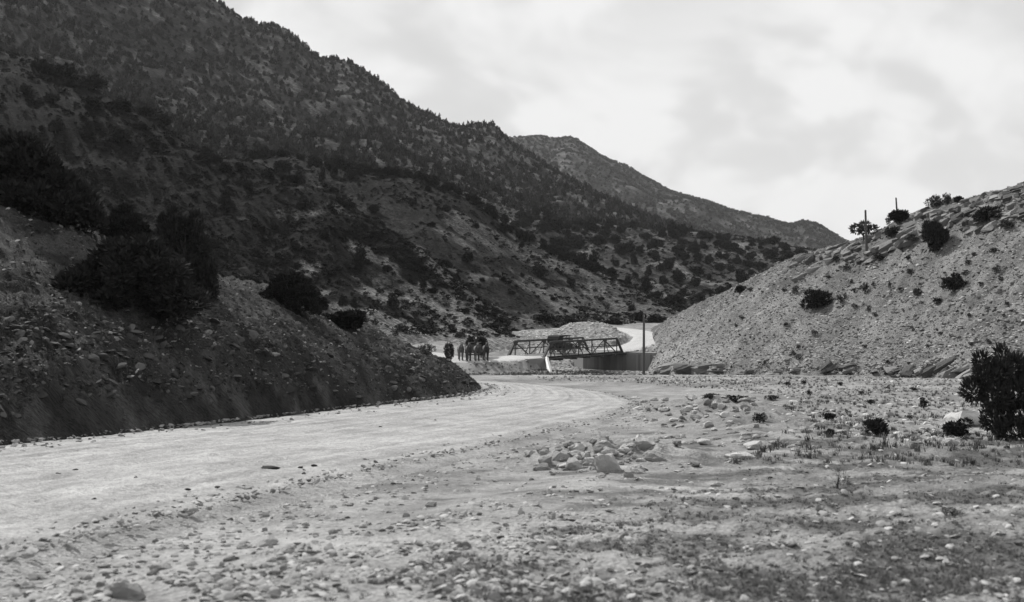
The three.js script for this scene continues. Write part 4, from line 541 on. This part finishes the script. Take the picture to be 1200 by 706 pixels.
// ---------------------------------------------------------------- touring car on the bridge
{
  const car = thing('touring_car', 'dark boxy touring car with its top up crossing the bridge', 'car', bAt(7.4, 0.2, DECK - 0.0), Math.atan2(0.818, 0.574)); car.scale.setScalar(1.06);
  const mBody = mat(0.02, 0.35), mTop = mat(0.03, 0.95), mTyre = mat(0.05, 0.9), mSpoke = mat(0.25, 0.7), mGlass = new THREE.MeshPhysicalMaterial({ roughness: 0.05, transmission: 1, thickness: 0, color: 0xe8e8e8 });
  const ext = (pts, depth, bev = 0.03) => { const s = new THREE.Shape(pts.map(p => new THREE.Vector2(...p))); const g = new THREE.ExtrudeGeometry(s, { depth: depth - 2 * bev, bevelEnabled: true, bevelSize: bev, bevelThickness: bev, bevelSegments: 2, steps: 1 }); g.translate(0, 0, -depth / 2 + bev); return g; };
  const body = part('body', ext([[-1.75, 0.55], [-1.85, 0.75], [-1.82, 1.2], [-1.6, 1.25], [-0.75, 1.16], [0.35, 1.18], [0.45, 1.1], [0.45, 0.55]], 1.35), mBody, car); for (const s of [-1, 1]) for (const x of [-1.3, -0.3]) { const dg = new RoundedBoxGeometry(0.75, 0.5, 0.03, 2, 0.01); dg.translate(x + 0.1, 0.88, s * 0.69); const dr = part('door', dg, mBody, car); part('handle', new THREE.BoxGeometry(0.12, 0.03, 0.05).translate(x + 0.35, 1.02, s * 0.72), mSpoke, dr); }
  part('hood', ext([[0.42, 0.6], [0.42, 1.12], [1.45, 1.06], [1.5, 0.98], [1.5, 0.6]], 0.8, 0.06), mBody, car);
  part('radiator', new RoundedBoxGeometry(0.08, 0.58, 0.66, 2, 0.03).translate(1.56, 0.8, 0), mSpoke, car);
  part('chassis', new THREE.BoxGeometry(3.6, 0.12, 0.9).translate(0, 0.5, 0), mBody, car);
  part('running_board', new THREE.BoxGeometry(1.7, 0.04, 0.3).translate(-0.25, 0.42, 0.78), mBody, car); part('running_board', new THREE.BoxGeometry(1.7, 0.04, 0.3).translate(-0.25, 0.42, -0.78), mBody, car);
  part('convertible_top', ext([[-1.95, 1.25], [-1.98, 1.6], [-1.85, 1.9], [-1.6, 2.0], [-0.2, 2.03], [0.55, 1.96], [0.62, 1.92], [-0.2, 1.95], [-1.05, 1.9], [-1.1, 1.22]], 1.46), mTop, car);
  for (const s of [-1, 1]) { part('top_bow', bar([-0.35, 1.16, s * 0.66], [-0.3, 1.97, s * 0.68], 0.05, 0.04), mBody, car); part('windscreen_post', bar([0.42, 1.15, s * 0.6], [0.34, 1.92, s * 0.66], 0.06, 0.05), mBody, car); }
  part('windscreen', new THREE.BoxGeometry(0.02, 0.68, 1.16).rotateZ(0.1).translate(0.38, 1.52, 0), mGlass, car);
  for (const x of [-1.2, -0.1]) { const st = part('seat', new RoundedBoxGeometry(0.5, 0.2, 1.1, 2, 0.06).translate(x, 0.95, 0), mTop, car); part('seat_back', new RoundedBoxGeometry(0.15, 0.55, 1.1, 2, 0.06).translate(x - 0.28, 1.15, 0), mTop, st); }
  for (const s of [-1, 1]) {
    part('headlight', new THREE.SphereGeometry(0.13, 12, 8).scale(0.8, 1, 1).translate(1.5, 1.0, s * 0.46), mSpoke, car);
    for (const x of [-1.25, 1.3]) {
      const w = new THREE.Group(); w.name = 'wheel'; w.position.set(x, 0.38, s * 0.72); car.add(w);
      part('tyre', new THREE.TorusGeometry(0.33, 0.055, 8, 22), mTyre, w); part('hub', new THREE.CylinderGeometry(0.06, 0.06, 0.14, 10).rotateX(Math.PI / 2), mSpoke, w);
      const sp = []; for (let k = 0; k < 10; k++) { const a = k * 0.628; sp.push(bar([0, 0, 0], [Math.cos(a) * 0.29, Math.sin(a) * 0.29, 0], 0.03, 0.03)); } sp.push(new THREE.TorusGeometry(0.285, 0.02, 6, 20)); part('rim', merge(sp), mSpoke, w);
      const pts = []; for (let k = 0; k <= 10; k++) { const a = Math.PI * (0.05 + 0.8 * k / 10); pts.push([x + Math.cos(a) * 0.46 * (1), 0.42 + Math.sin(a) * 0.44]); } for (let k = 10; k >= 0; k--) { const a = Math.PI * (0.05 + 0.8 * k / 10); pts.push([x + Math.cos(a) * 0.42, 0.42 + Math.sin(a) * 0.4]); }
      const fg = ext(pts, 0.3, 0.01); fg.translate(0, 0, s * 0.76); part('fender', fg, mBody, car);
    }
  }
  const sw = part('spare_wheel', new THREE.TorusGeometry(0.33, 0.06, 8, 20).rotateY(Math.PI / 2).translate(-1.98, 0.95, 0), mTyre, car);
}
// ---------------------------------------------------------------- horse team, wagon and driver
function sdfBody(bones, res, size, centre, k = 0.05) { // bones: [ax,ay,az,ra, bx,by,bz,rb]
  const mc = new MarchingCubes(res, new THREE.MeshBasicMaterial(), false, false, 60000); mc.isolation = 0;
  const half = size / 2;
  for (let z = 0; z < res; z++) for (let y = 0; y < res; y++) for (let x = 0; x < res; x++) {
    const px = ((x - res / 2) / (res / 2)) * half + centre[0], py = ((y - res / 2) / (res / 2)) * half + centre[1], pz = ((z - res / 2) / (res / 2)) * half + centre[2]; let d = 1e3;
    for (const b of bones) { const dx = b[4] - b[0], dy = b[5] - b[1], dz = b[6] - b[2], qx = px - b[0], qy = py - b[1], qz = pz - b[2], t = clamp((qx * dx + qy * dy + qz * dz) / (dx * dx + dy * dy + dz * dz + 1e-9)), e = Math.hypot(qx - dx * t, qy - dy * t, qz - dz * t) - lerp(b[3], b[7], t), h = clamp(0.5 + 0.5 * (d - e) / k); d = lerp(d, e, h) - k * h * (1 - h); }
    mc.field[x + y * res + z * res * res] = -d;
  }
  mc.update(); const n = mc.count, g = new THREE.BufferGeometry();
  const p = new Float32Array(mc.positionArray.subarray(0, n * 3)); for (let i = 0; i < n; i++) { p[i * 3] = p[i * 3] * half + centre[0]; p[i * 3 + 1] = p[i * 3 + 1] * half + centre[1]; p[i * 3 + 2] = p[i * 3 + 2] * half + centre[2]; }
  g.setAttribute('position', new THREE.BufferAttribute(p, 3)); g.setAttribute('normal', new THREE.BufferAttribute(new Float32Array(mc.normalArray.subarray(0, n * 3)), 3)); 
  const q = mergeVertices(g.deleteAttribute('normal'), 1e-4); q.computeVertexNormals(); return q;
}
const horseBones = [[0.5, 1.2, 0, 0.3, 0, 1.13, 0, 0.31], [0, 1.13, 0, 0.31, -0.55, 1.22, 0, 0.3], [-0.55, 1.25, 0.08, 0.26, -0.72, 1.15, 0.06, 0.2], [0.62, 1.3, 0, 0.22, 1.0, 1.72, 0, 0.13], [1.0, 1.76, 0, 0.13, 1.16, 1.62, 0, 0.12], [1.12, 1.68, 0, 0.11, 1.36, 1.42, 0, 0.07], [0.98, 1.84, 0.07, 0.035, 0.98, 1.97, 0.08, 0.015], [0.98, 1.84, -0.07, 0.035, 0.98, 1.97, -0.08, 0.015]];
for (const s of [-1, 1]) { const f = s > 0 ? 0.14 : -0.1; horseBones.push([0.5, 1.08, s * 0.17, 0.14, 0.52 + f, 0.6, s * 0.17, 0.07], [0.52 + f, 0.6, s * 0.17, 0.065, 0.5 + f, 0.14, s * 0.17, 0.05], [0.5 + f, 0.14, s * 0.17, 0.05, 0.54 + f, 0.04, s * 0.17, 0.065], [-0.55, 1.1, s * 0.17, 0.19, -0.42 - f, 0.84, s * 0.18, 0.12], [-0.42 - f, 0.84, s * 0.18, 0.12, -0.7 - f, 0.52, s * 0.17, 0.065], [-0.7 - f, 0.52, s * 0.17, 0.06, -0.66 - f, 0.13, s * 0.17, 0.05], [-0.66 - f, 0.13, s * 0.17, 0.05, -0.6 - f, 0.04, s * 0.17, 0.065]); }
const horseGeo = sdfBody(horseBones, 84, 2.7, [0.2, 1.0, 0], 0.05);
const RY = (x, d) => { const a = nearLine(FR1, x, d); return a[0] < 3 ? a[1] + 0.05 : groundH(x, d); };
const coats = [0.03, 0.07, 0.04, 0.085], coatWord = ['black draft horse at the outer end of the team', 'brown grey draft horse second in the team by the black one', 'dark draft horse inside the team by the pale one', 'lighter grey draft horse at the outer end of the team beside the bank'];
const teamTurn = -Math.PI / 2 + 0.12;                 // heading toward the camera
[[-2.75, 115.9], [-3.7, 116.3], [-4.6, 116.4], [-5.45, 116.9]].forEach(([x, d], i) => {
  const h = thing('horse', coatWord[i], 'horse', [x, EYE + RY(x, d), -d], teamTurn, 'horses of the wagon team'), m = mat(coats[i], 0.8), dk = mat(0.02, 0.9);
  part('body', horseGeo, m, h); h.scale.setScalar(1.04);
  part('mane', mergeGeometries([0, 1, 2, 3, 4, 5].map(k => limb([0.6 + k * 0.07, 1.52 + k * 0.075, 0.03], [0.55 + k * 0.06, 1.36 + k * 0.075, 0.14], 0.05, 0.02, 5))), dk, h);
  part('tail', mergeGeometries([limb([-0.84, 1.36, 0], [-1.02, 1.1, 0], 0.06, 0.08), limb([-1.02, 1.1, 0], [-1.0, 0.55, 0], 0.08, 0.02)]), dk, h);
  part('collar', new THREE.TorusGeometry(0.28, 0.055, 8, 18).scale(0.8, 1.25, 1).rotateY(Math.PI / 2).rotateZ(-0.35).translate(0.62, 1.25, 0), mat(0.05), h);
  part('bridle', new THREE.TorusGeometry(0.115, 0.014, 6, 14).rotateY(Math.PI / 2).rotateZ(-0.8).translate(1.2, 1.59, 0), dk, h);
});
{
  const w = thing('wagon', 'dark farm wagon piled with a lumpy load behind the horses', 'wagon', [-4.05, EYE + RY(-4.05, 118.6), -119.6], teamTurn), wd = mat(0.09), wd2 = mat(0.06);
  part('box_floor', new THREE.BoxGeometry(3.2, 0.1, 1.15).translate(-0.4, 0.95, 0), wd, w); for (const s of [-1, 1]) for (let k = 0; k < 3; k++) part('side_board', new THREE.BoxGeometry(3.2, 0.2, 0.05).translate(-0.4, 1.12 + k * 0.215, s * 0.6), k % 2 ? wd : wd2, w);
  for (const x of [1.2, -2.0]) for (let k = 0; k < 3; k++) part('end_board', new THREE.BoxGeometry(0.05, 0.2, 1.14).translate(x, 1.12 + k * 0.215, 0), wd, w);
  part('seat_bench', new THREE.BoxGeometry(0.4, 0.07, 1.2).translate(0.75, 1.85, 0), wd, w); part('tongue', bar([1.2, 0.75, 0], [4.2, 0.85, 0], 0.1, 0.1), wd, w); part('double_tree', bar([1.5, 0.86, -1.4], [1.5, 0.86, 1.4], 0.08, 0.08), wd, w);
  for (const [x, r] of [[0.8, 0.55], [-1.6, 0.66]]) { part('axle', bar([x, r, -0.8], [x, r, 0.8], 0.12, 0.12), wd2, w); for (const s of [-1, 1]) { const g = new THREE.Group(); g.name = 'wheel'; g.position.set(x, r, s * 0.82); w.add(g); part('rim', new THREE.TorusGeometry(r - 0.04, 0.045, 6, 26), wd2, g); part('hub', new THREE.CylinderGeometry(0.1, 0.1, 0.26, 10).rotateX(Math.PI / 2), wd2, g); for (let k = 0; k < 12; k++) { const a = k * Math.PI / 6; part('spoke', bar([0, 0, 0], [Math.cos(a) * (r - 0.06), Math.sin(a) * (r - 0.06), 0], 0.04, 0.03), wd, g); } } }
  const ld = thing('wagon_load', 'dark heap of brush loaded on the wagon bed', 'load', [-4.0, EYE + RY(-4.05, 118.6) + 1.3, -120.4], teamTurn);
  part('brush', sprigs(801, [{ c: [0, 0.25, 0], r: [1.3, 0.5, 0.95] }, { c: [-0.2, 0.6, 0.3], r: [0.8, 0.45, 0.5] }, { c: [0.2, 0.55, -0.5], r: [0.7, 0.4, 0.5] }, { c: [-0.6, 0.5, -0.7], r: [0.6, 0.4, 0.5] }], 4500, 0.32, 0.12, 0.2), leafMat(0.04), ld);
  const heap = rockGeo(810, 3, 6, 0.5); part('heap', heap, mat(0.04), ld).scale.set(1.25, 0.95, 0.8);
  // driver
  const P = thing('person', 'driver in a dark coat and hat holding the reins on the wagon seat', 'person', [-3.92, EYE + RY(-4.05, 118.6) + 1.9, -118.85], teamTurn);
  const B = [[0, 0.05, 0, 0.14, 0, 0.35, 0, 0.13], [0, 0.35, 0, 0.14, 0, 0.5, 0, 0.15], [0, 0.52, -0.14, 0.07, 0, 0.52, 0.14, 0.07], [0, 0.56, 0, 0.055, 0.01, 0.66, 0, 0.05], [0.01, 0.72, 0, 0.09, 0.02, 0.78, 0, 0.085], [0.1, 0.735, 0, 0.018, 0.115, 0.72, 0, 0.014]];
  for (const s of [-1, 1]) { B.push([0, 0.5, s * 0.19, 0.06, 0.1, 0.25, s * 0.23, 0.048], [0.1, 0.25, s * 0.23, 0.045, 0.34, 0.27, s * 0.12, 0.032], [0.34, 0.27, s * 0.12, 0.034, 0.41, 0.275, s * 0.11, 0.028], [0, 0.04, s * 0.1, 0.1, 0.42, 0.06, s * 0.13, 0.07], [0.42, 0.06, s * 0.13, 0.068, 0.5, -0.36, s * 0.13, 0.045], [0.49, -0.38, s * 0.13, 0.045, 0.66, -0.41, s * 0.14, 0.035]); for (let f = 0; f < 4; f++) B.push([0.4, 0.29 - f * 0.017, s * 0.11, 0.009, 0.455 - Math.abs(f - 1) * 0.006, 0.285 - f * 0.017, s * 0.095, 0.009]); B.push([0.37, 0.3, s * 0.1, 0.01, 0.42, 0.315, s * 0.085, 0.009]); }
  part('body', sdfBody(B, 96, 1.5, [0.2, 0.25, 0], 0.025), mat(0.05), P);
  const hat = new THREE.LatheGeometry([[0.001, 0.13], [0.07, 0.13], [0.09, 0.1], [0.095, 0.02], [0.18, 0.0], [0.185, -0.01], [0.09, -0.005]].map(p => new THREE.Vector2(...p)), 18); part('hat', hat.translate(0.015, 0.82, 0), mat(0.04), P);
  part('face', new THREE.SphereGeometry(0.078, 14, 10).scale(0.75, 1.05, 0.9).translate(0.05, 0.745, 0), mat(0.4), P); part('shirt_front', new RoundedBoxGeometry(0.05, 0.22, 0.14, 2, 0.02).translate(0.125, 0.46, 0), mat(0.65), P);
}
// ---------------------------------------------------------------- poles
{
  const p = new THREE.Vector3(...gpos(14.1, 117.5)); const g = thing('telegraph_pole', 'tall bare wooden pole beside the bridge abutment', 'pole', [p.x, p.y - 0.2, p.z]);
  part('shaft', limb([0, 0, 0], [0.03, 7.3, 0], 0.17, 0.11, 10), mat(0.09), g); part('insulator', limb([0.05, 6.95, 0.12], [0.05, 7.12, 0.12], 0.04, 0.03, 8), mat(0.3), g); part('bracket', limb([0.02, 6.93, 0], [0.05, 6.98, 0.12], 0.02, 0.02, 5), mat(0.05), g);
  const q = RHILL.place(1016, 298), s = -q.z / F, a = thing('post', 'weathered bare post standing below the little open tree', 'post', [q.x, q.y - 0.2, q.z]); part('shaft', limb([0, 0, 0], [-0.12, 51 * s + 0.2, 0], 0.13, 0.09, 9), mat(0.08), a); part('cap', limb([-0.12, 51 * s + 0.2, 0], [-0.12, 51 * s + 0.26, 0], 0.1, 0.06, 9), mat(0.08), a);
  const r = RHILL.place(1053, 260), s2 = -r.z / F, b = thing('post', 'crooked bare post behind the dome bush on the crest', 'post', [r.x, r.y - 0.2, r.z - 0.5]); part('shaft', merge([limb([0, 0, 0], [0.05, 15 * s2, 0], 0.11, 0.09, 8), limb([0.05, 15 * s2 - 0.03, 0], [-0.04, 30 * s2 + 0.1, 0], 0.09, 0.07, 8)]), mat(0.08), b);
}
scene.traverse(o => { if (o.isMesh) shade(o); });
renderer.render(scene, camera);
